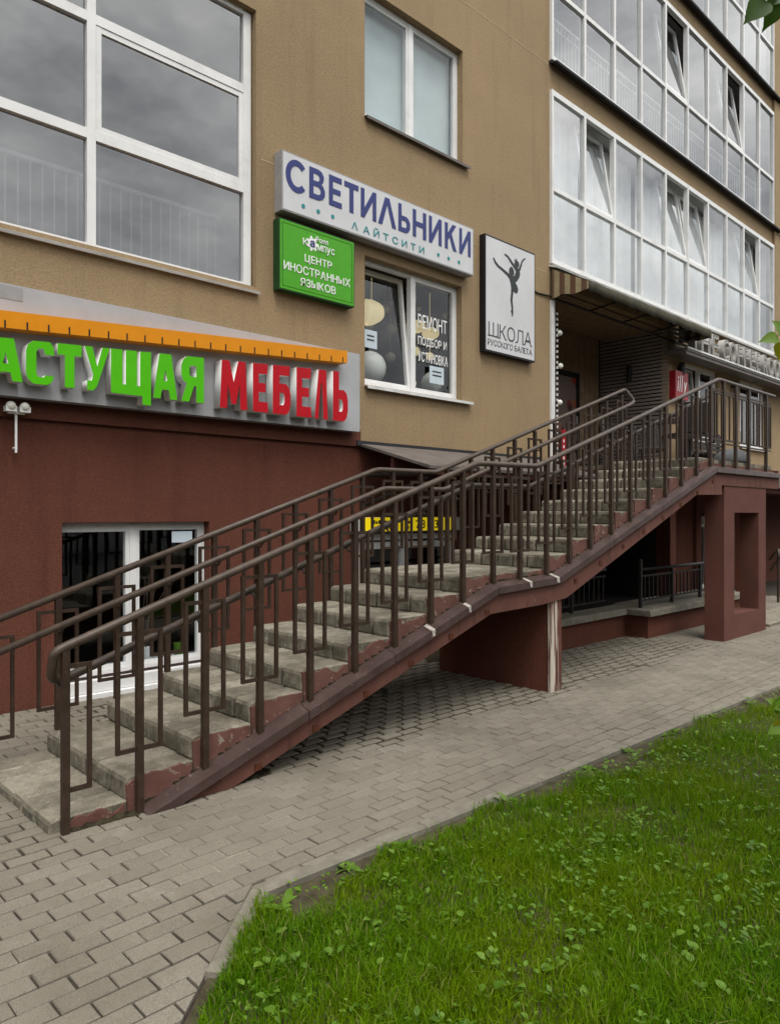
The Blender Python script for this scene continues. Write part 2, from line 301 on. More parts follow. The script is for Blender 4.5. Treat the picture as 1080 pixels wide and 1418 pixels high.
# ------------------------------------------------------------------ geometry helpers
class MB:
    def __init__(s): s.v = []; s.f = []
    def box(s, x0, x1, y0, y1, z0, z1):
        n = len(s.v); s.v += [(x0, y0, z0), (x1, y0, z0), (x1, y1, z0), (x0, y1, z0), (x0, y0, z1), (x1, y0, z1), (x1, y1, z1), (x0, y1, z1)]
        s.f += [tuple(n + i for i in q) for q in ((0, 3, 2, 1), (4, 5, 6, 7), (0, 1, 5, 4), (1, 2, 6, 5), (2, 3, 7, 6), (3, 0, 4, 7))]; return s
    def bevbox(s, x0, x1, y0, y1, z0, z1, b, jit=0.0):
        """box with its top edges (and vertical edges) chamfered"""
        n = len(s.v); j = lambda: random.uniform(-jit, jit)
        lo = [(x0, y0), (x1, y0), (x1, y1), (x0, y1)]
        ins = [(x0 + b, y0 + b), (x1 - b, y0 + b), (x1 - b, y1 - b), (x0 + b, y1 - b)]
        s.v += [(x + j(), y + j(), z0) for x, y in lo] + [(x + j(), y + j(), z1 - b) for x, y in lo] + [(x, y, z1 + j()) for x, y in ins]
        for i in range(4):
            k2 = (i + 1) % 4
            s.f += [(n + i, n + k2, n + 4 + k2, n + 4 + i), (n + 4 + i, n + 4 + k2, n + 8 + k2, n + 8 + i)]
        s.f += [(n + 8, n + 9, n + 10, n + 11), (n + 3, n + 2, n + 1, n)]; return s
    def quad(s, *p): n = len(s.v); s.v += list(p); s.f.append(tuple(range(n, n + len(p)))); return s
    def prism_xz(s, poly, y0, y1):
        """polygon in (x, z), given counter-clockwise seen from -y, extruded from y0 (front) to y1"""
        n = len(s.v); m = len(poly)
        s.v += [(x, y0, z) for x, z in poly] + [(x, y1, z) for x, z in poly]
        s.f += [tuple(range(n, n + m)), tuple(range(n + 2 * m - 1, n + m - 1, -1))]
        for i in range(m): k2 = (i + 1) % m; s.f.append((n + i, n + m + i, n + m + k2, n + k2))
        return s
    def prism_yz(s, poly, x0, x1):
        n = len(s.v); m = len(poly)
        s.v += [(x0, y, z) for y, z in poly] + [(x1, y, z) for y, z in poly]
        s.f += [tuple(range(n + m - 1, n - 1, -1)), tuple(range(n + m, n + 2 * m))]
        for i in range(m): k2 = (i + 1) % m; s.f.append((n + i, n + k2, n + m + k2, n + m + i))
        return s
    def prism_xy(s, poly, z0, z1):
        n = len(s.v); m = len(poly)
        s.v += [(x, y, z0) for x, y in poly] + [(x, y, z1) for x, y in poly]
        s.f += [tuple(range(n + m - 1, n - 1, -1)), tuple(range(n + m, n + 2 * m))]
        for i in range(m): k2 = (i + 1) % m; s.f.append((n + i, n + k2, n + m + k2, n + m + i))
        return s
    def tube(s, pts, r, seg=10, taper=None):
        pts = [Vector(p) for p in pts]; n0 = len(s.v); N = len(pts)
        up = Vector((0.123, 0.31, 0.94)).normalized()
        for i, p in enumerate(pts):
            a = pts[max(i - 1, 0)]; b = pts[min(i + 1, N - 1)]
            t = (b - a).normalized(); u = t.cross(up).normalized(); v2 = u.cross(t)
            rr = r if taper is None else r * (1 + (taper - 1) * i / (N - 1))
            for q in range(seg):
                an = 2 * math.pi * q / seg; s.v.append(tuple(p + u * (rr * math.cos(an)) + v2 * (rr * math.sin(an))))
        for i in range(N - 1):
            for q in range(seg):
                q2 = (q + 1) % seg; s.f.append((n0 + i * seg + q, n0 + i * seg + q2, n0 + (i + 1) * seg + q2, n0 + (i + 1) * seg + q))
        s.f += [tuple(n0 + q for q in reversed(range(seg))), tuple(n0 + (N - 1) * seg + q for q in range(seg))]; return s
    def sphere(s, c, r, nu=14, nv=9, sz=1.0, zmin=-1.0, ribs=0):
        n0 = len(s.v)
        for i in range(nv + 1):
            th = math.pi * i / nv
            for q in range(nu):
                ph = 2 * math.pi * q / nu; r2 = r * (1 + (.055 * math.cos(ribs * ph) if ribs else 0)); s.v.append((c[0] + r2 * math.sin(th) * math.cos(ph), c[1] + r2 * math.sin(th) * math.sin(ph), c[2] + r2 * sz * max(zmin, math.cos(th))))
        for i in range(nv):
            for q in range(nu): q2 = (q + 1) % nu; s.f.append((n0 + i * nu + q, n0 + (i + 1) * nu + q, n0 + (i + 1) * nu + q2, n0 + i * nu + q2))
        return s
    def mesh(s, name): me = bpy.data.meshes.new(name); me.from_pydata(s.v, [], s.f); me.update(); return me
    def build(s, name, mat, parent=None, smooth=False, loc=None):
        o = obj(name, s.mesh(name), mat, parent, smooth)
        if loc is not None: o.location = loc
        return o
def obj(name, me, mat, parent=None, smooth=False):
    if mat is not None and not me.materials: me.materials.append(M[mat] if isinstance(mat, str) else mat)
    if smooth:
        me.polygons.foreach_set('use_smooth', [True] * len(me.polygons))
    o = bpy.data.objects.new(name, me); COL.objects.link(o)
    if parent is not None: o.parent = parent
    return o
def tag(o, label, cat=None, group=None, kind=None):
    if label: o['label'] = label
    if cat: o['category'] = cat
    if group: o['group'] = group
    if kind: o['kind'] = kind
    return o
def thing(name, label, cat, group=None):
    o = bpy.data.objects.new(name, None); o.empty_display_size = 0.2; COL.objects.link(o); return tag(o, label, cat, group)
def rounded(pts, r=0.05, n=5):
    """polyline with its inner corners rounded"""
    pts = [Vector(p) for p in pts]; res = [pts[0]]
    for i in range(1, len(pts) - 1):
        p = pts[i]; a = (pts[i - 1] - p); b = (pts[i + 1] - p); d = min(r, a.length * 0.45, b.length * 0.45)
        p0 = p + a.normalized() * d; p1 = p + b.normalized() * d
        for k2 in range(n + 1):
            t = k2 / n; res.append(p0 * (1 - t) ** 2 + p * 2 * t * (1 - t) + p1 * t * t)
    res.append(pts[-1]); return res
def sheet(name, poly, z, mat, kind='structure', parent=None):
    mb = MB(); mb.quad(*[(x, y, z) for x, y in poly]); o = mb.build(name, mat, parent)
    if parent is None: tag(o, None, None, None, kind)
    return o
# ---- lettering: 2-D outlines filled and extruded, facing -y
def curve_mesh(loops, depth):
    cu = bpy.data.curves.new('outline', 'CURVE'); cu.dimensions = '2D'; cu.fill_mode = 'BOTH'; cu.extrude = depth / 2
    for lp in loops:
        sp = cu.splines.new('POLY'); sp.points.add(len(lp) - 1); sp.use_cyclic_u = True
        for i, (x, y) in enumerate(lp): sp.points[i].co = (x, y, 0, 1)
    o = bpy.data.objects.new('outline', cu); me = bpy.data.meshes.new_from_object(o)
    bpy.data.objects.remove(o); bpy.data.curves.remove(cu); return me
def font_mesh(ch, depth=0.004, bold=0.0, shear=0.0):
    cu = bpy.data.curves.new('glyph', 'FONT'); cu.body = ch; cu.extrude = depth / 2; cu.offset = bold; cu.resolution_u = 4; cu.shear = shear
    o = bpy.data.objects.new('glyph', cu); me = bpy.data.meshes.new_from_object(o)
    bpy.data.objects.remove(o); bpy.data.curves.remove(cu); return me
def bounds(me):
    co = np.empty(len(me.vertices) * 3); me.vertices.foreach_get('co', co); co = co.reshape(-1, 3); return co
def stand(me, fx, fz, y):
    """map glyph (x, y, z) to the wall: x by fx, height by fz(u, v), front face depth kept"""
    co = bounds(me); zc = co[:, 2]
    X = fx(co[:, 0]); Z = fz(co[:, 0], co[:, 1]); Y = y - zc
    me.vertices.foreach_set('co', np.stack([X, Y, Z], 1).ravel()); me.update(); return me
def word(text, x0, x1, z0, z1, y, mat, parent, bold=0.0, depth=0.004, gap=0.12, name='letter', shear=0.0, capref='Н', side=None):
    """one object per letter, set between x0 and x1 with capitals from z0 to z1"""
    ms = []; cx = 0.0; caph = bounds(font_mesh(capref, 0.01, bold))[:, 1]; c0, c1 = caph.min(), caph.max()
    for ch in text:
        if ch == ' ': cx += 0.30; ms.append(None); continue
        me = font_mesh(ch, 0.01, bold, shear); co = bounds(me); a, b = co[:, 0].min(), co[:, 0].max()
        ms.append((me, a, cx)); cx += (b - a) + gap
    W = cx - gap; sx = (x1 - x0) / W; sz = (z1 - z0) / (c1 - c0); objs = []
    for q in ms:
        if q is None: continue
        me, a, off = q
        co = bounds(me); co[:, 2] = np.where(co[:, 2] > 0, depth / 2, -depth / 2); me.vertices.foreach_set('co', co.ravel())
        stand(me, lambda u, a=a, off=off: x0 + (u - a + off) * sx, lambda u, v: z0 + (v - c0) * sz, y - depth / 2)
        if side:
            me.materials.append(M[mat]); me.materials.append(M[side])
            for p in me.polygons: p.material_index = 0 if p.normal.y < -0.9 else 1
        objs.append(obj(name, me, mat, parent))
    return objs
def block_letter(loops, x0, x1, z0, z1l, z1r, y, depth, mat, side, parent, tail=0.0):
    """heavy cut-out letter from loops in a unit box; its top may slope from z1l to z1r; the returns get a second material"""
    me = curve_mesh(loops, depth)
    stand(me, lambda u: x0 + u * (x1 - x0), lambda u, v: z0 + v * ((z1l + (z1r - z1l) * u) - z0), y - depth / 2)
    me.materials.append(M[mat]); me.materials.append(M[side])
    for p in me.polygons: p.material_index = 0 if p.normal.y < -0.9 else 1
    return obj('letter', me, None, parent)

# ================================================================== GROUND
ground = sheet('ground', [(-400, -400), (400, -400), (400, 400), (-400, 400)], -0.06, 'asphalt')
KB = (1.79, -3.885); KA = (16.0, -4.33); KC = (1.345, -4.27); KD = (-1.2, -6.55)
def kerb_y(x): return KB[1] + (x - KB[0]) * (KA[1] - KB[1]) / (KA[0] - KB[0])
def in_lawn(x, y, off=0.0):
    if x >= KB[0]: return y < kerb_y(x) - off
    # left of the corner the lawn lies below the diagonal
    t = (x - KB[0]) / (KD[0] - KB[0]); yd = KB[1] + t * (KD[1] - KB[1])
    return y < yd - off * 1.35
pavement = sheet('pavement', [(-8, 0.3), (-8, -7.5), (-1.2, -7.5), (-1.2, -6.55), (KB[0], KB[1]), (16, -4.33), (30, -4.7), (30, 0.3)], -0.014, 'joint')
lawn = sheet('lawn', [(KD[0], KD[1] - 3), KD, (KB[0] - 0.03, KB[1] - 0.03), (KA[0], KA[1]), (16, -9.5)], -0.004, 'soil')
# pavers
Fpx = 1020.0; TH = R(46.1017); FW = (math.cos(TH), math.sin(TH)); RT = (math.sin(TH), -math.cos(TH))
def to_px(x, y, z):
    dx, dy = x - CAM[0], y - CAM[1]; Zd = dx * FW[0] + dy * FW[1]
    if Zd < 0.2: return None
    return 540 + Fpx * (dx * RT[0] + dy * RT[1]) / Zd, 712 - (z - CAM[2]) * Fpx / Zd, Zd
pav_meshes = []
for i in range(6):
    mb = MB(); mb.bevbox(-0.0955, 0.0955, -0.0455, 0.0455, -0.03, 0.0, 0.004, 0.0014); me = mb.mesh('paver'); me.materials.append(M['paver']); pav_meshes.append(me)
def clip_half(poly, keep):
    res = []
    for i in range(len(poly)):
        p, q = poly[i], poly[(i + 1) % len(poly)]; fp, fq = keep(*p), keep(*q)
        if fp >= 0: res.append(p)
        if fp * fq < 0: t = fp / (fp - fq); res.append((p[0] + (q[0] - p[0]) * t, p[1] + (q[1] - p[1]) * t))
    return res
dgx, dgy = KD[0] - KB[0], KD[1] - KB[1]; dgl = math.hypot(dgx, dgy)
def side_diag(x, y): return -((x - KB[0]) * dgy - (y - KB[1]) * dgx) / dgl - .012   # > 0 on the paved side of the diagonal kerb
if side_diag(0, 0) < 0:
    _f = side_diag
    def side_diag(x, y): return ((x - KB[0]) * dgy - (y - KB[1]) * dgx) / dgl - .012
def mossy(x, y):      # washed-out joints beside the wall and under the flight
    e = .12 * math.sin(x * 3.1) + .08 * math.sin(x * 7.7 + 1)
    return (2.35 < x < 9.4 and -2.78 + e * .5 + max(0, (2.9 - x)) * .3 < y < -.2) or (x < 1.34 and -2.8 + e < y < -1.9 + e)
cells, cut = [], []
for j in range(-70, 11):
    y = -3.97 + 0.1 * (j + 30); odd = j % 2
    for i in range(-20, 75):
        x = 0.9 + 0.2 * i + (0.1 if odd else 0.0)
        if y > 0.0 or y < -6.6 or x < -1.6 or (x < 0.2 and y < -5.2): continue
        if x > KB[0] and in_lawn(x, y, 0.02): continue
        if 6.0 < x < 14 and y > -1.5: continue
        if x <= KB[0] + .1 and y < KB[1] + .06:
            ds = [side_diag(x + sx * .095, y + sy * .045) for sx in (-1, 1) for sy in (-1, 1)]
            if max(ds) < .02: continue
            if min(ds) < 0: cut.append((x, y)); continue
        p = to_px(x, y, 0); s = 0
        if p and -30 < p[0] < 1110 and p[1] < 1440: s = 1.0 / p[2]
        if s and 1.75 < x < 9 and -2.66 < y < -1.52: s *= 0.5
        cells.append((s, x, y))
cells.sort(reverse=True)
rest = MB()
for k2, (s, x, y) in enumerate(cells):
    dz = random.gauss(0, 0.0009); ro = random.gauss(0, 0.006)
    if k2 < 280:
        o = bpy.data.objects.new('paver', pav_meshes[k2 % 6]); COL.objects.link(o); o.parent = pavement
        o.location = (x + random.gauss(0, .0014), y + random.gauss(0, .0014), dz); o.rotation_euler = (random.gauss(0, .004), random.gauss(0, .003), ro)
        if mossy(x, y): o.scale = (.96, .90, 1)
    else:
        hx, hy = (.0865, .0350) if mossy(x, y) else (.0955, .0455)
        if mossy(x, y): hx += random.uniform(-.003, .002); hy += random.uniform(-.003, .002); dz += random.gauss(0, .002)
        rest.bevbox(x - hx, x + hx, y - hy, y + hy, -0.03, dz, 0.004, 0.0018)
for x, y in cut:
    pl = clip_half([(x - .095, y - .045), (x + .095, y - .045), (x + .095, y + .045), (x - .095, y + .045)], side_diag)
    if len(pl) > 2: mb = MB(); mb.prism_xy(pl, -.03, random.gauss(-.001, .001)); mb.build('paver', 'paver', pavement)
def patch(name, x0, x1, y0f, y1f, z, mat, n=60):
    mb = MB()
    for i in range(n + 1):
        x = x0 + (x1 - x0) * i / n; mb.v += [(x, y0f(x), z), (x, y1f(x), z)]
    for i in range(n): a = 2 * i; mb.f.append((a, a + 2, a + 3, a + 1))
    tag(mb.build(name, mat, pavement), None, kind='stuff')
patch('joint_sand', 1.6, 12.5, lambda x: -3.55 + .10 * math.sin(x * 2.3) + .05 * math.sin(x * 9), lambda x: -2.86 + .06 * math.sin(x * 3.1), -.0065, 'sand')
patch('joint_moss', 2.3, 9.4, lambda x: -2.80 + .06 * math.sin(x * 3.1) + .04 * math.sin(x * 7.7 + 1), lambda x: -.15, -.0095, 'moss')
tag(rest.build('paving_blocks', 'paver', pavement), None, kind='stuff')
# kerb
kerb = bpy.data.objects.new('kerb', None); COL.objects.link(kerb); tag(kerb, None, kind='structure')
def kerb_stone(p, q, z=0.03, wd=0.08):
    d = Vector((q[0] - p[0], q[1] - p[1], 0)); Ld = d.length; mb = MB(); mb.bevbox(0.003, Ld - 0.003, -wd, 0, -0.05, 0, 0.008, 0.003)
    o = mb.build('kerb_stone', 'kerb', kerb); o.location = (p[0], p[1], z + random.gauss(0, .002)); o.rotation_euler = (0, 0, math.atan2(d.y, d.x))
x = KB[0]
while x < 15:
    kerb_stone((x, kerb_y(x)), (x + 1.0, kerb_y(x + 1.0))); x += 1.0
o = kerb_stone((KC[0], KC[1]), (KB[0] + 0.0, KB[1] - 0.004), 0.026)

# ================================================================== BUILDING
bld = thing('apartment_building', 'tan and dark red stucco apartment block with glazed balconies and shop windows', 'building')
def wall(name, x0, x1, z0, z1, y, holes, depth, mat, back=None):
    xs = sorted({x0, x1, *[h[0] for h in holes], *[h[1] for h in holes]}); zs = sorted({z0, z1, *[max(z0, h[2]) for h in holes], *[min(z1, h[3]) for h in holes]})
    mb = MB()
    for a, b in zip(xs, xs[1:]):
        for c, d in zip(zs, zs[1:]):
            cx, cz = (a + b) / 2, (c + d) / 2
            if any(h[0] < cx < h[1] and h[2] < cz < h[3] for h in holes): continue
            mb.quad((a, y, c), (b, y, c), (b, y, d), (a, y, d))
    for hx0, hx1, hz0, hz1 in holes:
        yb = y + depth
        mb.quad((hx0, y, hz0), (hx0, y, hz1), (hx0, yb, hz1), (hx0, yb, hz0)); mb.quad((hx1, y, hz1), (hx1, y, hz0), (hx1, yb, hz0), (hx1, yb, hz1))
        mb.quad((hx0, y, hz1), (hx1, y, hz1), (hx1, yb, hz1), (hx0, yb, hz1)); mb.quad((hx0, yb, hz0), (hx1, yb, hz0), (hx1, y, hz0), (hx0, y, hz0))
    mb.quad((x0, y, z1), (x1, y, z1), (x1, y + depth, z1), (x0, y + depth, z1)); mb.quad((x0, y + depth, z0), (x1, y + depth, z0), (x1, y, z0), (x0, y, z0))
    return mb.build(name, mat, bld)
def room(x0, x1, z0, z1, y0, y1, mat='room', name='room'):
    mb = MB()
    mb.quad((x0, y1, z0), (x1, y1, z0), (x1, y1, z1), (x0, y1, z1)); mb.quad((x0, y0, z0), (x0, y1, z0), (x0, y1, z1), (x0, y0, z1))
    mb.quad((x1, y1, z0), (x1, y0, z0), (x1, y0, z1), (x1, y1, z1)); mb.quad((x0, y0, z1), (x0, y1, z1), (x1, y1, z1), (x1, y0, z1))
    mb.quad((x0, y0, z0), (x1, y0, z0), (x1, y1, z0), (x0, y1, z0)); return mb.build(name, mat, bld)
BIG = (-0.9, 4.40, 4.06, 7.00); W2 = (5.947, 7.76, 6.47, 8.03); W3 = (5.947, 7.74, 3.22, 4.78)
BALX0, BALX1 = 9.85, 19.55
REC = (9.95, 13.93, 2.36, 5.30); CF1 = (14.67, 16.30, 3.20, 4.74); CF2 = (17.50, 19.10, 3.20, 4.74)
LB = (BALX0, BALX1, 5.60, 8.33); UB = (BALX0, BALX1, 8.80, 11.62); TB = (BALX0, BALX1, 12.06, 14.9)
wall('wall', -6, 34, 2.49, 16, 0.0, [BIG, W2, W3, REC, CF1, CF2, LB, UB, TB], 0.14, 'tan')
LW = (2.41, 3.86, 0.14, 1.575); YW = (5.88, 7.64, 0.0, 1.42); DARK = (10.2, 13.74, 0.0, 2.05); RW = (15.36, 16.3, 0.09, 1.62)
wall('plinth', -6, 34, -0.05, 2.488, 0.028, [LW, YW, DARK, RW], 0.12, 'brown')
mb = MB(); mb.box(-5.9, 5.872, -.014, .012, 2.46, 2.66); mb.build('plinth', 'brown', bld)
room(*BIG[:2], BIG[2], BIG[3], 0.17, 3.2, 'roommid'); room(*W2, 0.14, 1.2, 'roomlight'); room(5.2, 9.4, 3.0, 5.1, 0.17, 3.6, 'room')
room(*LB, 0.10, 1.5, 'roomlight'); room(*UB, 0.10, 1.5, 'roommid'); room(*TB, 0.10, 1.5, 'roomlight')
room(*CF1, 0.17, 2.5, 'room'); room(*CF2, 0.17, 2.5, 'room'); room(1.4, 4.6, 0.0, 2.2, 0.17, 3.5, 'room'); room(*YW, 0.16, 2.5, 'room')
room(*DARK, 0.148, 5.0, 'slatback', 'undercroft_passage'); room(*RW, 0.16, 1.5, 'roommid')

def bars(mb, x0, x1, z0, z1, y0, y1, w):
    mb.box(x0, x0 + w, y0, y1, z0, z1); mb.box(x1 - w, x1, y0, y1, z0, z1); mb.box(x0 + w, x1 - w, y0 + .002, y1, z0, z0 + w); mb.box(x0 + w, x1 - w, y0 + .002, y1, z1 - w, z1)
def pane(x0, x1, z0, z1, y, mat, parent, th=0.012):
    mb = MB(); mb.box(x0, x1, y, y + th, z0, z1); tx, tz = random.gauss(0, .0045), random.gauss(0, .0045)
    mb.v = [(a, b + tx * (a - (x0 + x1) / 2) + tz * (c - (z0 + z1) / 2), c) for a, b, c in mb.v]; return mb.build('pane', mat, parent)
def sill(parent, x0, x1, z, y0=-0.07, mat='sill'):
    mb = MB(); mb.prism_yz([(y0, z - 0.02), (0.11, z + 0.012), (0.11, z - 0.004), (y0 + .012, z - 0.03), (y0 + .012, z - 0.055), (y0, z - 0.055)], x0 - .0, x1 + 0.06)
    return mb.build('sill', mat, parent)
def sash(parent, x0, x1, z0, z1, y, fw, gmat, tilt=0.0, fmat='pvc'):
    """opening frame hung on its lower edge; tilt swings its top inwards"""
    mb = MB(); Wd, Hh = x1 - x0, z1 - z0; bars(mb, 0, Wd, 0, Hh, -0.02, 0.035, fw)
    s = mb.build('sash', fmat, parent); s.location = (x0, y, z0); s.rotation_euler = (-tilt, 0, 0)
    g = MB(); g.box(fw - .004, Wd - fw + .004, 0.0, 0.01, fw - .004, Hh - fw + .004); p = g.build('pane', gmat, parent); p.location = (x0, y, z0); p.rotation_euler = (-tilt, 0, 0)
# --- tall window, upper left
y = 0.07
mb = MB(); fx = [-0.86, 1.03, 2.685, 4.335]; fz = [4.07, 5.10, 6.16, 6.98]
for i, x in enumerate(fx): wd = 0.04 if 0 < i < 3 else 0.045; mb.box(x - wd, x + wd, y, y + .09, fz[0], fz[3])
for i, z in enumerate(fz):
    wd = 0.045 if 0 < i < 3 else 0.035
    for a, b in zip(fx, fx[1:]): mb.box(a + .04, b - .04, y + .004, y + .088, z - wd, z + wd)
bw = mb.build('window', 'pvc', bld); tag(bw, 'tall white framed window with grey tinted panes')
for i in range(3):
    for j in range(3):
        a, b, c, d = fx[i] + .035, fx[i + 1] - .035, fz[j] + .03, fz[j + 1] - .03
        if j == 1 and i == 2: sash(bw, a + .01, b - .01, c + .02, d - .02, y + .03, 0.05, 'glassbig')
        else: pane(a, b, c, d, y + .04, 'glassbig', bw)
mb = MB(); mb.prism_yz([(-0.06, 4.0), (0.12, 4.045), (0.12, 4.02), (-0.05, 3.975)], -0.9, 4.42); mb.build('sill', 'sill', bw)
mb = MB()
for i in range(48): xx = -0.8 + i * 0.108; mb.box(xx, xx + .014, .62, .634, 4.07, 4.93)
mb.box(-0.85, 4.35, .61, .65, 4.93, 4.97); mb.build('balustrade', 'signgreytrim', bw)
# --- frosted window above the sign
def two_leaf(name, Rr, mull, y, gl, label, tilt_left=0.0, fw=0.05, sashw=0.045, light=False):
    x0, x1, z0, z1 = Rr; mb = MB(); bars(mb, x0 + .002, x1 - .002, z0 + .01, z1 - .002, y, y + .07, fw)
    mb.box(mull - .035, mull + .035, y - .006, y + .068, z0 + .02, z1 - .02)
    o = mb.build(name, 'pvc', bld); tag(o, label)
    sash(o, x0 + fw - .005, mull - .028, z0 + fw, z1 - fw + .005, y + .025, sashw, gl, tilt_left)
    sash(o, mull + .028, x1 - fw + .005, z0 + fw, z1 - fw + .005, y + .025, sashw * .8, gl, 0)
    return o
w2 = two_leaf('window', W2, 6.83, 0.10, 'glass', 'white two-leaf window with pale blinds'); sill(w2, 5.94, 7.80, 6.47, -0.06, 'greymetal')
mb = MB(); mb.box(5.96, 7.75, .24, .25, 6.48, 8.02); mb.build('blind', 'blind', w2)
w3 = two_leaf('window', W3, 6.87, 0.10, 'glass', 'shop window with one leaf tilted open', R(6.0)); sill(w3, 5.94, 7.85, 3.22, -0.07)
# --- lower left window
lw = two_leaf('window', (2.345, 3.855, 0.16, 1.572), 3.10, 0.12, 'glass', 'white framed basement window beside the stairs', 0.0, 0.045, 0.045)
mb = MB(); mb.box(2.41, 3.82, -0.02, 0.06, 0.05, 0.155); mb.prism_yz([(-0.06, 0.0), (0.02, 0.02), (0.02, 0.05), (-0.06, 0.04)], 2.41, 3.86); mb.build('sill', 'pvc', lw)
# --- window under the yellow banner
mb = MB(); bars(mb, 5.9, 7.63, 0.0, 1.40, 0.05, 0.12, 0.07); mb.box(6.62, 6.74, .045, .115, .02, 1.38); mb.box(5.97, 7.56, .047, .118, 1.22, 1.30)
yw = mb.build('window', 'pvc', bld); tag(yw, 'white framed basement shop front under the yellow banner')
pane(5.96, 6.63, .06, 1.23, .08, 'glass', yw); pane(6.73, 7.57, .06, 1.23, .08, 'glass', yw); pane(5.96, 7.57, 1.29, 1.34, .08, 'glass', yw)
# --- window beyond the pillar
mb = MB(); bars(mb, 15.37, 16.28, 0.10, 1.44, 0.05, 0.12, 0.06); mb.box(15.80, 15.88, .046, .118, .12, 1.42)
rw = mb.build('window', 'pvc', bld); tag(rw, 'narrow white basement window with a roller shutter box')
pane(15.42, 15.81, .15, 1.39, .08, 'glass', rw); pane(15.87, 16.23, .15, 1.39, .08, 'glass', rw)
mb = MB(); mb.box(15.35, 16.3, -.09, .06, 1.445, 1.60); mb.build('shutter_box', 'pvc', rw); sill(rw, 15.34, 16.3, .09)
# --- cafe windows
for Rr, mull in ((CF1, 15.48), (CF2, 18.3)):
    cw = two_leaf('window', Rr, mull, 0.07, 'glass', None, R(5) if Rr is CF1 else 0.0, 0.06); sill(cw, Rr[0] - .04, Rr[1] + .02, Rr[2] + .01)
    tag(cw, 'cafe window with one leaf tilted open' if Rr is CF1 else 'cafe window farther along the terrace')
    mb = MB(); mb.box(mull + .1, Rr[1] - .15, .5, .52, 3.7, 4.5); mb.build('blind', 'curtain', cw)

# --- glazed balconies
PW = (BALX1 - BALX0) / 10
def balcony(Rr, ztr, y, tilted, glassmat, label, rail, xframe='pvc'):
    x0, x1, z0, z1 = Rr; mb = MB()
    for i in range(11):
        xx = x0 + i * PW; wd = 0.045 if i in (0, 10) else 0.03
        a = xx - (0 if i == 0 else wd); b = xx + (0 if i == 10 else wd); mb.box(a, b, y, y + .09, z0, z1)
        if i in (3, 5, 7): mb.box(xx - .012, xx + .012, y - .008, y + .004, z0 + .01, z1 - .01)
    for i in range(10):
        a, b = x0 + i * PW + .03, x0 + (i + 1) * PW - .03
        mb.box(a, b, y + .003, y + .088, z0, z0 + .07); mb.box(a, b, y + .003, y + .088, z1 - .085, z1); mb.box(a, b, y + .003, y + .088, ztr - .035, ztr + .035)
    o = mb.build('balcony_glazing', xframe, bld); tag(o, label)
    for i in range(10):
        a, b = x0 + i * PW + .026, x0 + (i + 1) * PW - .026
        pane(a, b, z0 + .066, ztr - .031, y + .04, glassmat, o)
        if i in tilted: sash(o, a + .006, b - .006, ztr + .035, z1 - .087, y + .03, .05, glassmat, R(9))
        else: pane(a, b, ztr + .031, z1 - .081, y + .04, glassmat, o)
    if rail:
        mb = MB(); n = int((x1 - x0) / .105)
        for i in range(n): xx = x0 + .06 + i * .105; mb.box(xx, xx + .016, y + .28, y + .296, z0 + .02, z0 + .95)
        mb.box(x0 + .02, x1 - .02, y + .27, y + .31, z0 + .95, z0 + .99); mb.box(x0 + .02, x1 - .02, y + .272, y + .308, z0 + .80, z0 + .825); mb.build('balustrade', 'pvcgrey', o)
    return o
lbal = balcony(LB, 6.78, -0.05, (1, 4, 5, 8), 'glassbal', 'lower band of white framed balcony glazing with four tilted leaves', False)
ubal = balcony(UB, 9.94, -0.05, (4, 7), 'glassbal', 'middle band of balcony glazing with a balustrade behind the glass', True)
tbal = balcony(TB, 13.2, -0.05, (), 'glassbal', 'top band of balcony glazing reflecting the bright sky', False)
for o, z in ((lbal, 5.60), (ubal, 8.80), (tbal, 12.06)):
    mb = MB(); mb.prism_yz([(-0.16, z - .075), (0.0, z - .02), (0.0, z - .05), (-0.15, z - .105)], BALX0 - .02, BALX1 + (.06 if o is lbal else .42)); mb.build('ledge', 'sill' if o is lbal else 'darkmetal', o)
mb = MB(); mb.box(BALX1 + .01, BALX1 + .45, -.06, -.01, 5.6, 8.69); mb.box(BALX1 + .01, BALX1 + .45, -.06, -.01, 8.8, 11.95); mb.build('corner_pier', 'tan', bld)
# curtains behind the lower glazing
def curtain(x0, x1, z0, z1, y, label):
    n = int((x1 - x0) / 0.025); mb = MB()
    for i in range(n + 1):
        xx = x0 + (x1 - x0) * i / n; yy = y + 0.022 * math.sin(i * 0.9) + 0.012 * math.sin(i * 0.37 + 1)
        mb.v += [(xx, yy, z0), (xx, yy * 1.0 + .01 * math.sin(i * .5), z1)]
    for i in range(n): a = 2 * i; mb.f.append((a, a + 2, a + 3, a + 1))
    return tag(mb.build('curtain', 'curtain', None, True), label, 'curtain', 'curtains behind the balcony glazing')
curtain(9.95, 11.2, 5.68, 8.25, 0.32, 'pleated white curtain behind the leftmost panes of the lower balcony')
curtain(11.35, 13.1, 5.68, 8.25, 0.34, 'sheer white curtain behind second and third panes of the lower balcony')
curtain(13.3, 19.3, 5.68, 8.25, 0.36, 'long white curtain added to brighten the right-hand panes of the lower balcony')  # extra curtain length, added so the right-hand panes look whiter

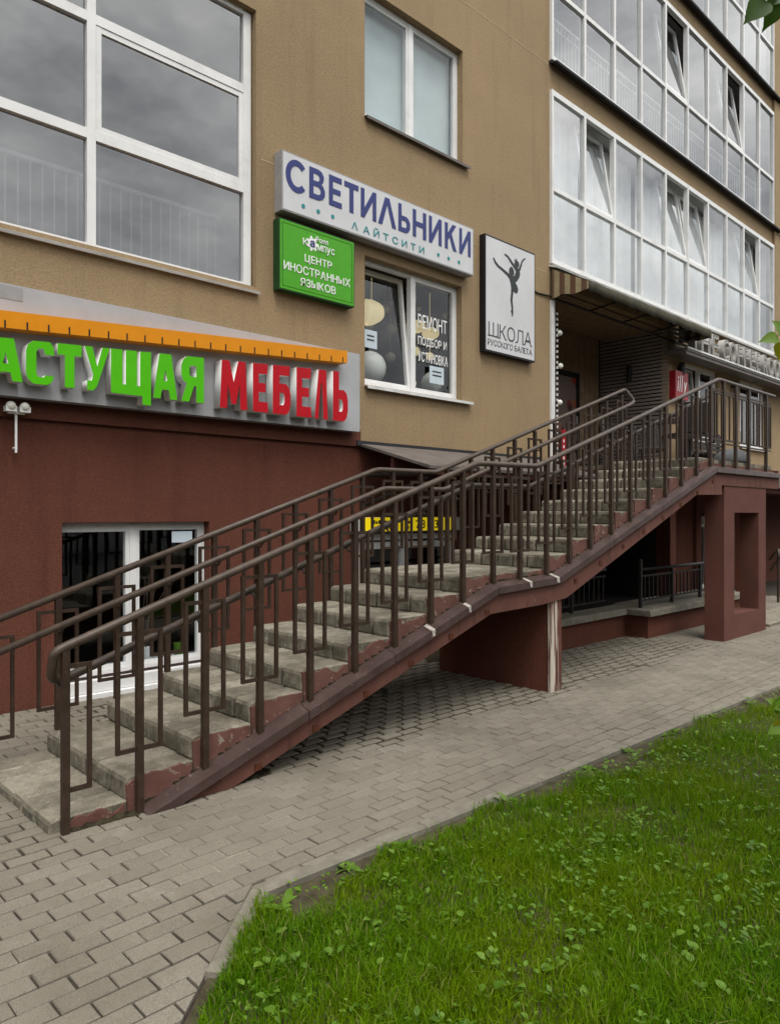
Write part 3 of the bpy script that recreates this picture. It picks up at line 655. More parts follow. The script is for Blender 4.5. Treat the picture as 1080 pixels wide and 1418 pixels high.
# --- entrance recess under the balcony
x0, x1, z0, z1 = REC; yb = 1.5
mb = MB(); mb.quad((x0, .14, z0), (x0, yb, z0), (x0, yb, z1), (x0, .14, z1)); mb.quad((x0, yb, z0), (x1 + .03, yb, z0), (x1 + .03, yb, z1), (x0, yb, z1))
mb.quad((x1 + .03, yb, z0), (x1 + .03, .14, z0), (x1 + .03, .14, z1), (x1 + .03, yb, z1)); mb.quad((x0, .14, z1), (x0, yb, z1), (x1 + .03, yb, z1), (x1 + .03, .14, z1)); mb.build('entrance_recess', 'slatback', bld)
mb = MB(); n = 40; hz = (z1 - z0) / n
for i in range(n): zz = z0 + i * hz; mb.prism_xz([(x1 - .002, zz + .012), (x1 + .028, zz + .012), (x1 + .028, zz + hz - .008), (x1 - .012, zz + hz * .75)], .02, yb - .01)
tag(mb.build('slat_cladding', 'slat', bld), 'horizontal brown slats on the recess side wall', kind='stuff')
mb = MB(); xx = x0 + .02
while xx < x1 - .1: mb.box(xx, xx + .075, yb - .03, yb - .004, z0, z1 - .01); xx += .095
tag(mb.build('board_cladding', 'wood', bld), 'vertical brown boards on the recess back wall', kind='stuff')
mb = MB(); yy = .16
while yy < yb - .06: mb.box(x0 + .01, x1 - .02, yy, yy + .06, z1 - .03, z1 - .006); yy += .08
tag(mb.build('ceiling_cladding', 'wood', bld), 'brown boarded recess ceiling', kind='stuff')
mb = MB(); mb.box(9.86, 9.945, -.035, .13, 2.36, 5.02); mb.box(9.88, 9.92, -.055, -.033, 2.36, 5.02); mb.build('door_jamb', 'pvc', bld)
dr = MB(); bars(dr, 11.85, 13.02, 2.36, 4.47, yb - .09, yb - .032, .09); dr = dr.build('door', 'black', bld); tag(dr, 'dark framed entrance door with patterned print')
mb = MB(); mb.box(11.945, 12.925, yb - .065, yb - .045, 2.46, 4.37); mb.build('door_panel', 'doorprint', dr)
mb = MB(); mb.tube([(12.86, yb - .12, 3.1), (12.86, yb - .12, 3.6)], .015); mb.build('handle', 'pvcgrey', dr)

# --- canopy over the light well
mb = MB(); mb.prism_yz([(0.0, 2.50), (0.0, 2.47), (-1.15, 2.15), (-1.15, 2.185)], 5.86, 9.55)
cn = mb.build('canopy', 'greymetal', bld); tag(cn, 'sloping grey sheet metal canopy over the basement shop front')
mb = MB(); mb.box(5.80, 9.6, -.03, .0, 2.47, 2.53); mb.build('wall_flashing', 'darkmetal', cn)
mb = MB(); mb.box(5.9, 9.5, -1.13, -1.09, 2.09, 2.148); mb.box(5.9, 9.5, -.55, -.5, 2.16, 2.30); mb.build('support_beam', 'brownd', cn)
for xx in (5.95, 7.7, 9.45):
    mb = MB(); mb.tube([(xx, .02, 1.75), (xx, -1.05, 2.06)], .022, 8); mb.tube([(xx, .0, 2.12), (xx, -1.1, 2.1)], .022, 8); mb.build('bracket', 'blackrail', cn)

# --- raised stucco seams at the storey joints
for xa, xb, z in ((4.46, 9.84, 5.44), (-5.9, 9.84, 8.72)):
    mb = MB(); mb.box(xa, xb, -.0025, .002, z - .005, z + .005); mb.build('wall_joint', 'seam', bld)
# --- pilasters of the undercroft
for xx in (13.76, 15.11):
    mb = MB(); mb.box(xx, xx + .23, -.04, .028, 0, 2.2); mb.box(xx - .015, xx + .245, -.055, .026, .0, .62); mb.build('pilaster', 'brown', bld)

# ================================================================== STAIRCASE
st = thing('staircase', 'concrete staircase with a landing and dark red sides, up to the raised terrace', 'staircase')
YN, YF = -2.68, -1.49
F1 = [(1.36 + .4025 * k2, .07 + .134 * k2) for k2 in range(9)]           # front x, tread z; the last one is the landing
F2 = [(5.81 + .41 * k2, 1.274 + .1355 * k2) for k2 in range(9)]
blk = []
NB_ = 6; bwid = (YF - YN) / NB_
def make_step(xf, zt, depth, rise, idx, nx=1):
    core = MB(); core.box(xf + .02, xf + depth + .05, YN + .012, YF - .012, zt - rise - .02, zt - .02)
    s = core.build('step', 'joint', st)
    for jx in range(nx):
        dx0 = xf + jx * depth / nx; dx1 = xf + (jx + 1) * depth / nx
        edges = [YN + bwid * q + (random.uniform(-.03, .03) if 0 < q < NB_ else 0) for q in range(NB_ + 1)]
        for q in range(NB_):
            mb = MB(); y0, y1 = edges[q] + (.007 if q else 0), edges[q + 1] - (.007 if q < NB_ - 1 else 0); b = .014
            xa, xb, za, zb = dx0 + random.uniform(-.006, .004), dx1 + .03, zt - rise + .002, zt + random.uniform(-.004, .003)
            # rounded nosing towards the climber
            prof = [(xb, za), (xa + .006, za), (xa, za + .012), (xa, zb - .03), (xa + .009, zb - .009), (xa + .032, zb), (xb, zb)]
            m = len(prof); n = len(mb.v)
            ys = [y0, y0 + .011, y1 - .011, y1]; ins = [.011, 0, 0, .011]
            for yy, di in zip(ys, ins):
                cxm, czm = (xa + xb) / 2, (za + zb) / 2
                for (px_, pz_) in prof: mb.v.append((px_ + (di if px_ < cxm else -di * 0), yy, pz_ - (di if pz_ > czm else 0)) if di else (px_ + random.uniform(-.0015, .0015), yy, pz_))
            for r_ in range(3):
                for i in range(m): k3 = (i + 1) % m; mb.f.append((n + r_ * m + i, n + r_ * m + k3, n + (r_ + 1) * m + k3, n + (r_ + 1) * m + i))
            mb.f += [tuple(n + i for i in reversed(range(m))), tuple(n + 3 * m + i for i in range(m))]
            mb.build('block', 'step', s)
    # chipped plaster skin on the near end
    rr = random.Random(idx * 13 + 5); poly = []; chip = 0.0
    zb = zt - rise - .10; nseg = max(7, int(depth / .03))
    poly.append((xf + .015, zb)); poly.append((xf + depth + .0, zb))
    for i in range(nseg + 1):
        t = 1 - i / nseg; chip = max(0.0, min(.075, (0.0 if i == 0 else chip) + rr.gauss(0, .016))); chip = chip * (.5 if rr.random() < .2 else 1); dz = -.004 - chip - abs(rr.gauss(0, .004))
        poly.append((xf + .006 + t * (depth - .01), zt + dz))
    mb = MB(); mb.prism_xz(poly, YN - .016, YN + .01); mb.build('plaster', 'plaster', s)
for k2 in range(8): make_step(F1[k2][0], F1[k2][1], .4025, .134, k2)
make_step(F1[8][0], F1[8][1], F2[0][0] - F1[8][0], .134, 8, 3)
for k2 in range(8): make_step(F2[k2][0], F2[k2][1], .41, .1355, 9 + k2)
make_step(F2[8][0], F2[8][1], 0.42, .1355, 17)
# sloping slab and the near edge beam
def trim_z(x):        # top of the sheet-metal edge
    if x < 4.95: return 1.056 + (x - 4.95) * .3345
    if x < 5.87: return 1.056 + (x - 4.95) * .035
    if x < 9.38: return 1.088 + (x - 5.87) * .3335
    return 2.258
SO = .075
ub = lambda x: trim_z(x) - .235
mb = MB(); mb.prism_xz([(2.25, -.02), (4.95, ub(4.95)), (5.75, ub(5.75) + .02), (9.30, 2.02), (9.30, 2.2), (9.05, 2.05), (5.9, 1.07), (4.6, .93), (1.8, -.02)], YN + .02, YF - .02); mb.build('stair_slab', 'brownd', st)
poly = [(1.86, -.01), (2.36, -.01), (4.88, .815), (5.62, .83), (6.02, .86), (8.86, 1.885), (9.60, 1.90), (9.60, 2.20)]
top = [(9.38, trim_z(9.38) - .03), (5.87, trim_z(5.87) - .03), (4.95, trim_z(4.95) - .03), (1.90, trim_z(1.9) - .03)]
mb = MB(); mb.prism_xz(poly + top, -2.765, YN - .018); mb.build('edge_beam', 'beam', st)
# far edge beam
mb = MB(); mb.prism_xz(poly + top, YF + .004, YF + .07); mb.build('edge_beam', 'beam', st)
def flashing(xa, xb, ends=0.0):
    za, zb = trim_z(xa + 1e-4), trim_z(xb - 1e-4); n = []
    prof = [(-2.70, .012), (-2.795, -.022), (-2.80, -.078), (-2.790, -.085), (-2.785, -.03), (-2.70, .004)]
    mb = MB(); m = len(prof)
    for x_, z_ in ((xa + .004, za), (xb - .004 + ends, zb)): mb.v += [(x_, y_, z_ + dz) for y_, dz in prof]
    for i in range(m): k3 = (i + 1) % m; mb.f.append((i, m + i, m + k3, k3))
    mb.f += [tuple(range(m)), tuple(range(2 * m - 1, m - 1, -1))]
    return mb.build('flashing', 'flash', st)
for a, b in ((1.84, 2.95), (2.95, 3.74), (3.74, 4.95), (4.95, 5.87), (5.87, 6.85), (6.85, 7.9), (7.9, 9.38)): flashing(a, b)
mb = MB(); flashing(9.38, 10.6); flashing(10.6, 11.68)
# lime runs across the flashing joints
for xx, wd in ((4.12, .035), (4.55, .03), (5.38, .04), (5.80, .05)):
    mb = MB(); za = trim_z(xx); zb = trim_z(xx + wd)
    mb.quad((xx, -2.712, za + .0105), (xx + wd, -2.712, zb + .0105), (xx + wd + .005, -2.798, zb - .0195), (xx, -2.798, za - .0195)); mb.quad((xx, -2.7985, za - .0195), (xx + wd + .005, -2.7985, zb - .0195), (xx + wd, -2.8028, zb - .07), (xx + .008, -2.8028, za - .062)); mb.build('lime_run', 'lime', st)
# moss and dirt lodged between steps and flashing
mb = MB(); xx = 1.75
while xx < 9.2:
    z = trim_z(xx); hgt = .012 + .02 * random.random(); mb.box(xx, xx + .06, -2.705, -2.69, z - .04, z + hgt); xx += .045 + random.random() * .03
tag(mb.build('moss', 'moss', st), 'moss and dirt along the step ends', kind='stuff')
mb = MB(); rr = random.Random(3); n = 40
for i in range(n + 1):
    x = 1.46 + i * 1.25 / n; w_ = .018 + .075 * abs(math.sin(math.pi * i / n)) * rr.random(); yb_0 = -2.70
    mb.v += [(x, yb_0 - w_, .0008), (x, yb_0, .006 + .02 * rr.random() ** 2), (x, yb_0 + .12, .004)]
for i in range(n): a = 3 * i; mb.f += [(a, a + 3, a + 4, a + 1), (a + 1, a + 4, a + 5, a + 2)]
tag(mb.build('washed_dirt', 'moss', st), 'dark dirt and moss at the foot of the stairs', kind='stuff')
# rusty anchors under the flashing
for i in range(16):
    x = 2.55 + i * .45
    if 4.8 < x < 6.0: continue
    z = trim_z(x) - .16; mb = MB(); mb.box(x, x + .05, -2.772, -2.763, z - .03, z + .012); mb.build('anchor_plate', 'rust', st)
# piers, pillar, terrace
mb = MB(); mb.box(5.80, 5.95, -2.72, -1.35, -.02, .90); mb.build('pier', 'brown', st)
mb = MB(); mb.box(5.785, 5.965, -2.745, -2.715, -.02, .845); mb.build('pier_end', 'pier_end', st)
mb = MB(); px0, px1, py0, py1 = 9.70, 11.16, -2.755, -2.50
for a, b, c, d in ((px0, 10.03, -.02, 2.03), (10.885, px1, -.02, 2.03), (10.03, 10.885, -.02, .32), (10.03, 10.885, 1.67, 2.03)): mb.box(a, b, py0, py1, c, d)
bm = bmesh.new(); me = mb.mesh('pillar'); bm.from_mesh(me); bmesh.ops.remove_doubles(bm, verts=bm.verts, dist=.0005); bm.to_mesh(me); bm.free(); obj('pillar', me, 'pillar', st)
def deck_box(x0, x1, y0, y1, z0, z1, name, mat): mb = MB(); mb.box(x0, x1, y0, y1, z0, z1); return mb.build(name, mat, st)
deck_box(9.50, 11.60, YN - .018, YF - .0, 2.03, 2.30, 'platform_slab', 'beam'); deck_box(9.56, 11.58, YN - .0, YF, 2.302, 2.355, 'platform_floor', 'step')
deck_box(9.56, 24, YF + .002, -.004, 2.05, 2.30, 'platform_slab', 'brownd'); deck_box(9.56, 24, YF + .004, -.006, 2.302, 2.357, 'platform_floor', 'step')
deck_box(11.61, 24, YF - .09, YF + .0, 2.16, 2.30, 'platform_edge', 'greymetal'); deck_box(9.60, 11.66, -2.765, YN - .02, 2.02, 2.215, 'edge_beam', 'beam')
deck_box(11.602, 11.67, -2.76, YF - .1, 2.02, 2.29, 'edge_beam', 'beam')
for xx in (11.78, 15.0, 18.5): deck_box(xx - .1, xx + .1, -1.1, -.9, -.02, 2.05, 'column', 'brown')

# ================================================================== RAILINGS
def rail_z(x):
    if x < 4.75: return .951 + (x - 1.377) * .3317
    if x < 5.60: return 2.075
    if x < 9.58: return 2.085 + (x - 5.60) * .326
    return 3.383
fm = MB(); bars(fm, -.135, .135, -.665, 0, -.010, .010, .022)
frame_mesh = fm.mesh('frame'); frame_mesh.materials.append(M['rail'])
def railing(name, label, y, side, xs, path_u, path_l, baseoff):
    t = thing(name, label, 'railing', 'railings of the staircase')
    p = rounded(path_u, .06, 5) if path_l is None else rounded(path_u + path_l, .055, 5)
    mb = MB(); mb.tube(p, .0245, 12); mb.build('handrail', 'handrail', t, True)
    for i, x in enumerate(xs):
        zt = rail_z(x) - .01; zb = baseoff(x)
        mb = MB(); mb.box(x - .0185, x + .0185, y - .0185, y + .0185, zb, zt); mb.build('post', 'rail', t)
        if path_l is not None and x < 9.3:
            zl = rail_z(x) - .195; mb = MB(); mb.tube([(x, y, zl - .04), (x, y - side * .06, zl - .045), (x, y - side * .1, zl)], .009, 6); mb.build('bracket', 'rail', t)
        if i == 0:
            mb = MB(); mb.box(.0, .135, -.01, .01, -.022, 0); mb.box(.113, .135, -.0102, .0102, -.643, -.022); mb.box(.0, .135, -.01, .01, -.665, -.643); f = mb.build('frame', 'rail', t)
        else: f = bpy.data.objects.new('frame', frame_mesh); COL.objects.link(f); f.parent = t
        f.location = (x, y, rail_z(x) - .095)
    return t
xs_near = [1.43, 1.83, 2.235, 2.62, 3.016, 3.41, 3.80, 4.192, 4.572, 4.965, 5.346, 5.754, 6.138, 6.51, 6.918, 7.316, 7.73, 8.13, 8.542, 8.954, 9.36]
yN, yl = -2.72, -2.62
def lowp(x): return rail_z(x) - .185
near_u = [(11.60, yN, 3.383), (9.60, yN, 3.383), (5.60, yN, 2.085), (4.75, yN, 2.072), (1.43, yN, .966), (1.375, yN + .005, .94)]
near_l = [(1.375, yN + .05, .80), (1.45, yl, .775), (4.78, yl, lowp(4.75)), (5.63, yl, lowp(5.6)), (9.50, yl, 3.16)]
rn = railing('railing', 'near brown steel railing with rectangular frames, on the pavement side of the stairs', yN, -1, xs_near, near_u, near_l, lambda x: max(-.01, trim_z(x) - .03) if x > 1.6 else -.01)
for i, x in enumerate([9.761, 10.161, 10.609, 11.27]):
    mb = MB(); mb.box(x - .02, x + .02, yN - .02, yN + .02, 2.24, 3.37); mb.build('post', 'rail', rn)
for a, b in ((9.40, 9.72), (9.80, 10.12), (10.2, 10.56), (10.66, 10.94), (11.0, 11.24), (11.32, 11.46)):
    mb = MB(); bars(mb, a, b, 2.60, 3.22, yN - .01, yN + .01, .022); mb.box((a + b) / 2 - .01, (a + b) / 2 + .01, yN - .009, yN + .009, 2.62, 3.20); mb.build('frame', 'rail', rn)
for zz in (2.565, 3.245):
    mb = MB(); mb.box(9.36, 11.45, yN - .008, yN + .008, zz - .01, zz + .01); mb.build('crossbar', 'rail', rn)
yF, yfl = -1.50, -1.60
far_u = [(1.2, yF, rail_z(1.2)), (4.75, yF, 2.072), (5.58, yF, 2.080), (9.42, yF, 3.372), (9.46, yF - .01, 3.37)]
far_l = [(9.55, yfl + .01, 3.22), (9.42, yfl, 3.16), (5.60, yfl, lowp(5.6)), (4.75, yfl, lowp(4.75)), (1.2, yfl, lowp(1.2))]
railing('railing', 'far brown steel railing with rectangular frames, on the wall side of the stairs', yF, 1, [1.42] + [x for x in xs_near[1:]], far_u, far_l, lambda x: max(-.01, trim_z(x) - .03) if x > 1.6 else -.01)

# --- low wall of the light well with black railings
lwall = thing('low_wall', 'low dark red wall with concrete coping behind the stair pier', 'wall')
mb = MB(); mb.box(5.97, 9.24, -1.62, -1.40, -.02, .30); mb.box(9.24, 12.4, -1.95, -1.40, -.02, .30); mb.build('wall_body', 'brown', lwall)
for a, b, y0 in ((5.97, 7.1, -1.70), (7.1, 8.2, -1.70), (8.2, 9.15, -1.70), (9.15, 10.2, -2.03), (10.2, 11.3, -2.03), (11.3, 12.45, -2.03)):
    mb = MB(); mb.bevbox(a + .003, b - .003, y0, -1.36, .302, .385, .012, .003); mb.build('coping_stone', 'kerb', lwall)
def pit_rail(x0, x1, y, label, step=.12):
    t = thing('balustrade', label, 'railing', 'black railings on the low wall')
    mb = MB(); mb.tube([(x0, y, .90), (x1, y, .90)], .022, 8); mb.build('handrail', 'blackrail', t, True)
    mb = MB(); mb.box(x0, x1, y - .01, y + .01, .47, .495); mb.box(x0, x1, y - .01, y + .01, .80, .825); mb.build('crossbar', 'blackrail', t)
    x = x0
    while x <= x1 + .01:
        mb = MB(); mb.box(x - .02, x + .02, y - .02, y + .02, .385, 1.04 if x == x0 else .90); mb.build('post', 'blackrail', t); x += .93
    x = x0 + step
    while x < x1:
        mb = MB(); mb.box(x - .008, x + .008, y - .008, y + .008, .49, .81); mb.build('baluster', 'blackrail', t); x += step
pit_rail(9.32, 12.1, -1.80, 'black balustrade on the projecting part of the low wall by the pillar')
pit_rail(6.3, 9.0, -1.46, 'black balustrade on the low wall behind the stair pier')
# loose concrete block under the flight
mb = MB(); mb.bevbox(-.14, .14, -.07, .07, 0, .07, .01, .008); o = mb.build('concrete_block', 'step'); o.location = (4.75, -1.62, .0); o.rotation_euler = (0, 0, .5)
tag(o, 'loose grey concrete block lying on the paving under the stairs', 'block')

# ================================================================== SIGNS
# white lightbox
s1 = thing('shop_sign', 'long white lightbox with navy and teal Cyrillic lettering over the shop window', 'sign')
SY = -0.14
def lx(x): return x * (6.62 + SY) / 6.40        # measured on y=-.22, moved to the front plane
def lz(z): return 1.65 + (z - 1.65) * (6.62 + SY) / 6.40
X0, X1, Z0, Z1 = lx(4.575), lx(7.72), lz(4.872), lz(5.508)
mb = MB(); mb.box(X0, X1, SY, -.004, Z0, Z1); mb.build('box', 'signgreytrim', s1)
mb = MB(); mb.box(X0 + .015, X1 - .015, SY - .004, SY + .002, Z0 + .015, Z1 - .015); mb.build('panel', 'signwhite', s1)
txt = 'СВЕТИЛЬНИКИ'
def flat_letter(loops, xa, xb, za, zb, m): block_letter(loops, xa, xb, za, zb, zb, SY - .005, .004, m, m, s1)
def arc_c(r_in_u, r_in_v, a0=42, n=18):
    an = [R(a0 + (360 - 2 * a0) * i / n) for i in range(n + 1)]
    return [[(.5 + .56 * math.cos(t) + .03, .5 + .52 * math.sin(t)) for t in an] + [(.5 + (.56 - r_in_u) * math.cos(t) + .03, .5 + (.52 - r_in_v) * math.sin(t)) for t in reversed(an)]]
NV = {'С': arc_c(.24, .19),
 'В': [[(0, 0), (.6, 0), (.85, .06), (1, .2), (1, .36), (.88, .5), (.77, .54), (.87, .62), (.93, .74), (.93, .82), (.8, .95), (.58, 1), (0, 1)], [(.26, .17), (.58, .17), (.72, .23), (.72, .36), (.58, .43), (.26, .43)], [(.26, .60), (.54, .60), (.66, .66), (.66, .77), (.54, .83), (.26, .83)]],
 'Е': [[(0, 0), (1, 0), (1, .18), (.30, .18), (.30, .41), (.90, .41), (.90, .58), (.30, .58), (.30, .82), (1, .82), (1, 1), (0, 1)]],
 'Т': [[(.36, 0), (.64, 0), (.64, .82), (1, .82), (1, 1), (0, 1), (0, .82), (.36, .82)]],
 'И': [[(0, 0), (.22, 0), (.77, .66), (.77, 0), (1, 0), (1, 1), (.78, 1), (.23, .34), (.23, 1), (0, 1)]],
 'Л': [[(0, 0), (.22, 0), (.5, .76), (.78, 0), (1, 0), (.62, 1), (.38, 1)]],
 'Ь': [[(0, 0), (.68, 0), (.88, .07), (1, .20), (1, .38), (.88, .52), (.68, .59), (.27, .59), (.27, 1), (0, 1)], [(.27, .17), (.27, .42), (.60, .42), (.70, .36), (.70, .23), (.60, .17)]],
 'Н': [[(0, 0), (.24, 0), (.24, .41), (.76, .41), (.76, 0), (1, 0), (1, 1), (.76, 1), (.76, .59), (.24, .59), (.24, 1), (0, 1)]],
 'К': [[(0, 0), (.25, 0), (.25, .34), (.39, .48), (.70, 0), (1, 0), (.57, .63), (.96, 1), (.64, 1), (.25, .62), (.25, 1), (0, 1)]]}
for ch, a, b in (('С', 4.685, 4.952), ('В', 4.996, 5.215), ('Е', 5.275, 5.462), ('Т', 5.502, 5.717), ('И', 5.755, 6.001), ('Л', 6.032, 6.334), ('Ь', 6.373, 6.577), ('Н', 6.627, 6.871), ('И', 6.923, 7.163), ('К', 7.229, 7.461), ('И', 7.518, 7.751)):
    flat_letter(NV[ch], a, b, 5.150, 5.492, 'navy')
flat_letter([[(0, 0), (.16, 0), (.5, .82), (.84, 0), (1, 0), (.58, 1), (.42, 1)]], lx(5.545), lx(5.635), lz(4.929), lz(5.012), 'teal')
word('АЙТСИТИ', lx(5.72), lx(6.75), lz(4.929), lz(5.012), SY - .005, 'teal', s1, .008, .004, .42)
for xx in (4.853, 5.058, 5.263, 7.014, 7.213, 7.418):
    mb = MB(); r = .024; mb.prism_xz([(lx(xx) + r * math.cos(a * math.pi / 8), lz(4.985) + r * math.sin(a * math.pi / 8)) for a in range(16)], SY - .009, SY - .005); mb.build('dot', 'teal', s1)
# green lightbox
s2 = thing('language_school_sign', 'green lightbox with white Cyrillic lettering under the long white sign', 'sign')
GY = -.11
def gx(x): return x * (6.62 + GY) / 6.47
def gz(z): return 1.65 + (z - 1.65) * (6.62 + GY) / 6.47
X0, X1, Z0, Z1 = gx(4.588), gx(5.65), gz(4.055), gz(4.815)
mb = MB(); mb.box(X0, X1, GY, -.004, Z0, Z1); mb.build('box', 'greend', s2)
mb = MB(); mb.box(X0 + .012, X1 - .012, GY - .004, GY + .002, Z0 + .012, Z1 - .012); mb.build('panel', 'green', s2)
mb = MB(); bars(mb, X0 + .04, X1 - .04, Z0 + .04, Z1 - .04, GY - .006, GY - .003, .006); mb.build('border', 'greend', s2)
word('ЦЕНТР', gx(4.925), gx(5.307), gz(4.42), gz(4.502), GY - .005, 'white', s2, .007, .004, .11)
word('ИНОСТРАННЬIХ', gx(4.645), gx(5.58), gz(4.275), gz(4.365), GY - .005, 'white', s2, .007, .004, .11)
word('ЯЗЬIКОВ', gx(4.865), gx(5.362), gz(4.145), gz(4.232), GY - .005, 'white', s2, .007, .004, .11)
word('К', gx(4.90), gx(4.965), gz(4.60), gz(4.675), GY - .007, 'white', s2, .008); word('мпус', gx(5.10), gx(5.343), gz(4.585), gz(4.675), GY - .007, 'white', s2, .008)
word('Роял', gx(5.08), gx(5.25), gz(4.675), gz(4.735), GY - .007, 'white', s2, .012)
mb = MB(); cxx, czz = gx(5.03), gz(4.64)
pl = []
for a in range(32):
    an = a * math.pi / 16; r = .072 + .018 * math.cos(an * 7); pl.append((cxx + r * math.cos(an), czz + r * math.sin(an)))
mb.prism_xz(pl, GY - .007, GY - .004); mb.build('emblem', 'white', s2)
word('а', cxx - .033, cxx + .033, czz - .035, czz + .055, GY - .008, 'navy', s2, .02)
# ballet school lightbox
s3 = thing('ballet_school_sign', 'black framed white lightbox with a dancer silhouette beside the entrance', 'sign')
BY = -.1; bx0, bx1, bz0, bz1 = 8.118, 9.318, 3.945, 5.59
bk = 6.52 / 6.42
mb = MB(); mb.box(bx0, bx1, BY, -.004, bz0, bz1); mb.build('box', 'black', s3)
mb = MB(); mb.box(bx0 + .022, bx1 - .022, BY - .004, BY + .002, bz0 + .025, bz1 - .025); mb.build('panel', 'signwhite', s3)
# sign-plane coordinates of the traced silhouette (0..1 across, 0..1 up)
def g2(px_, py_):
    tl, tr, br, bl = (130, 118), (608, 305), (590, 1345), (115, 1230)
    u = (px_ - 122) / (600 - 122); top = tl[1] + u * (tr[1] - tl[1]); bot = bl[1] + u * (br[1] - bl[1])
    v = (bot - py_) / (bot - top); u = u * 1.0; u = u * (0.94 + 0.06 * u)
    return (bx0 + .02 + u * (bx1 - bx0 - .04), bz0 + .025 + v * (bz1 - bz0 - .05))
def fig(points, dy=0.0, mat='charcoal'):
    me = curve_mesh([[g2(*p) for p in points]], .003); co = bounds(me)
    me.vertices.foreach_set('co', np.stack([co[:, 0], BY - .0065 - dy - co[:, 2], co[:, 1]], 1).ravel()); me.update(); obj('silhouette', me, mat, s3)
for i_, pts_ in enumerate((
    [(188, 340), (198, 334), (216, 372), (246, 410), (292, 446), (338, 484), (372, 512), (356, 545), (322, 503), (280, 464), (235, 426), (206, 388)],
    [(340, 500), (372, 508), (400, 512), (412, 478), (430, 440), (450, 462), (456, 495), (446, 530), (426, 562), (404, 582), (390, 600), (366, 600), (356, 560)],
    [(346, 470), (350, 440), (362, 420), (380, 428), (394, 458), (398, 500), (372, 512), (352, 505)],
    [(372, 575), (404, 572), (424, 604), (436, 642), (431, 674), (414, 684), (396, 668), (376, 640)],
    [(362, 580), (394, 590), (390, 650), (385, 700), (379, 755), (385, 812), (387, 862), (387, 878), (381, 908), (373, 910), (374, 882), (364, 862), (372, 838), (366, 790), (360, 745), (366, 690), (368, 630)],
    [(416, 470), (406, 448), (380, 410), (352, 366), (332, 330), (318, 322), (300, 300), (306, 294), (326, 306), (340, 318), (368, 358), (400, 406), (428, 440)],
    [(438, 446), (456, 408), (466, 372), (480, 350), (504, 334), (511, 341), (491, 358), (478, 378), (470, 416), (454, 464)],
    [(398, 392), (404, 370), (398, 345), (412, 362), (418, 335), (424, 360), (438, 372), (447, 394), (443, 418), (432, 434), (434, 450), (420, 450), (418, 430), (402, 414)])):
    fig(pts_, i_ * .00012)
def serif(text, x0, x1, z0, z1, thick, mat='ink'):
    objs = word(text, x0, x1, z0, z1, BY - .005, mat, s3, thick, .003, .10)
    for o in objs:                       # short slabs under and over the stems
        co = bounds(o.data); a, b = co[:, 0].min(), co[:, 0].max(); h = z1 - z0; mb = MB()
        low = co[np.abs(co[:, 2] - z0) < h * .02][:, 0]
        if len(low) >= 2 and (b - a) > .3 * h:
            for xx in (low.min(), low.max()): mb.box(xx - .10 * h, xx + .10 * h, BY - .0095, BY - .0055, z0 - .01 * h, z0 + .035 * h)
            mb.build('serif', mat, s3)
serif('ШКОЛА', 8.065 * bk, 9.075 * bk, 4.17, 4.37, -.012); serif('РУССКОГО', 8.05 * bk, 8.62 * bk, 4.045, 4.123, -.008); serif('БАЛЕТА', 8.665 * bk, 9.085 * bk, 4.045, 4.123, -.008)
mb = MB(); mb.tube([(9.318, -.02, 5.08), (9.55, -.012, 5.06), (9.86, -.02, 5.08)], .012, 6); tag(mb.build('cable', 'black'), 'black cable running along the wall beside the dancer sign', 'cable')
# furniture shop sign
s4 = thing('furniture_shop_sign', 'grey panel sign with raised green and red Cyrillic letters under an orange ruler', 'sign')
PY = -.15
mb = MB(); mb.box(-1.2, 5.735, PY, -.02, 2.615, 3.525); mb.build('panel', 'panel', s4)
mb = MB(); mb.box(1.2, 2.033, PY - .003, PY + .001, 3.40, 3.51); mb.build('repair_patch', 'patch', s4)
mb = MB(); rs = (3.491 - 3.262) / (5.415 - 1.812); rb = lambda x: 3.262 + (x - 1.812) * rs
mb.prism_xz([(-1.2, rb(-1.2) - .135), (5.415, rb(5.415) - .138), (5.415, rb(5.415)), (-1.2, rb(-1.2))], -.30, PY - .001); ru = mb.build('ruler', 'orange', s4)
for i in range(-18, 22):
    xx = 1.852 + i * .1665
    if xx > 5.35: break
    mb = MB(); mb.box(xx - .006, xx + .006, -.303, -.299, rb(xx) - .138, rb(xx) - .075); mb.build('tick', 'black', ru)
LY, LD = -.165, .115
def u3(*p): return list(p)
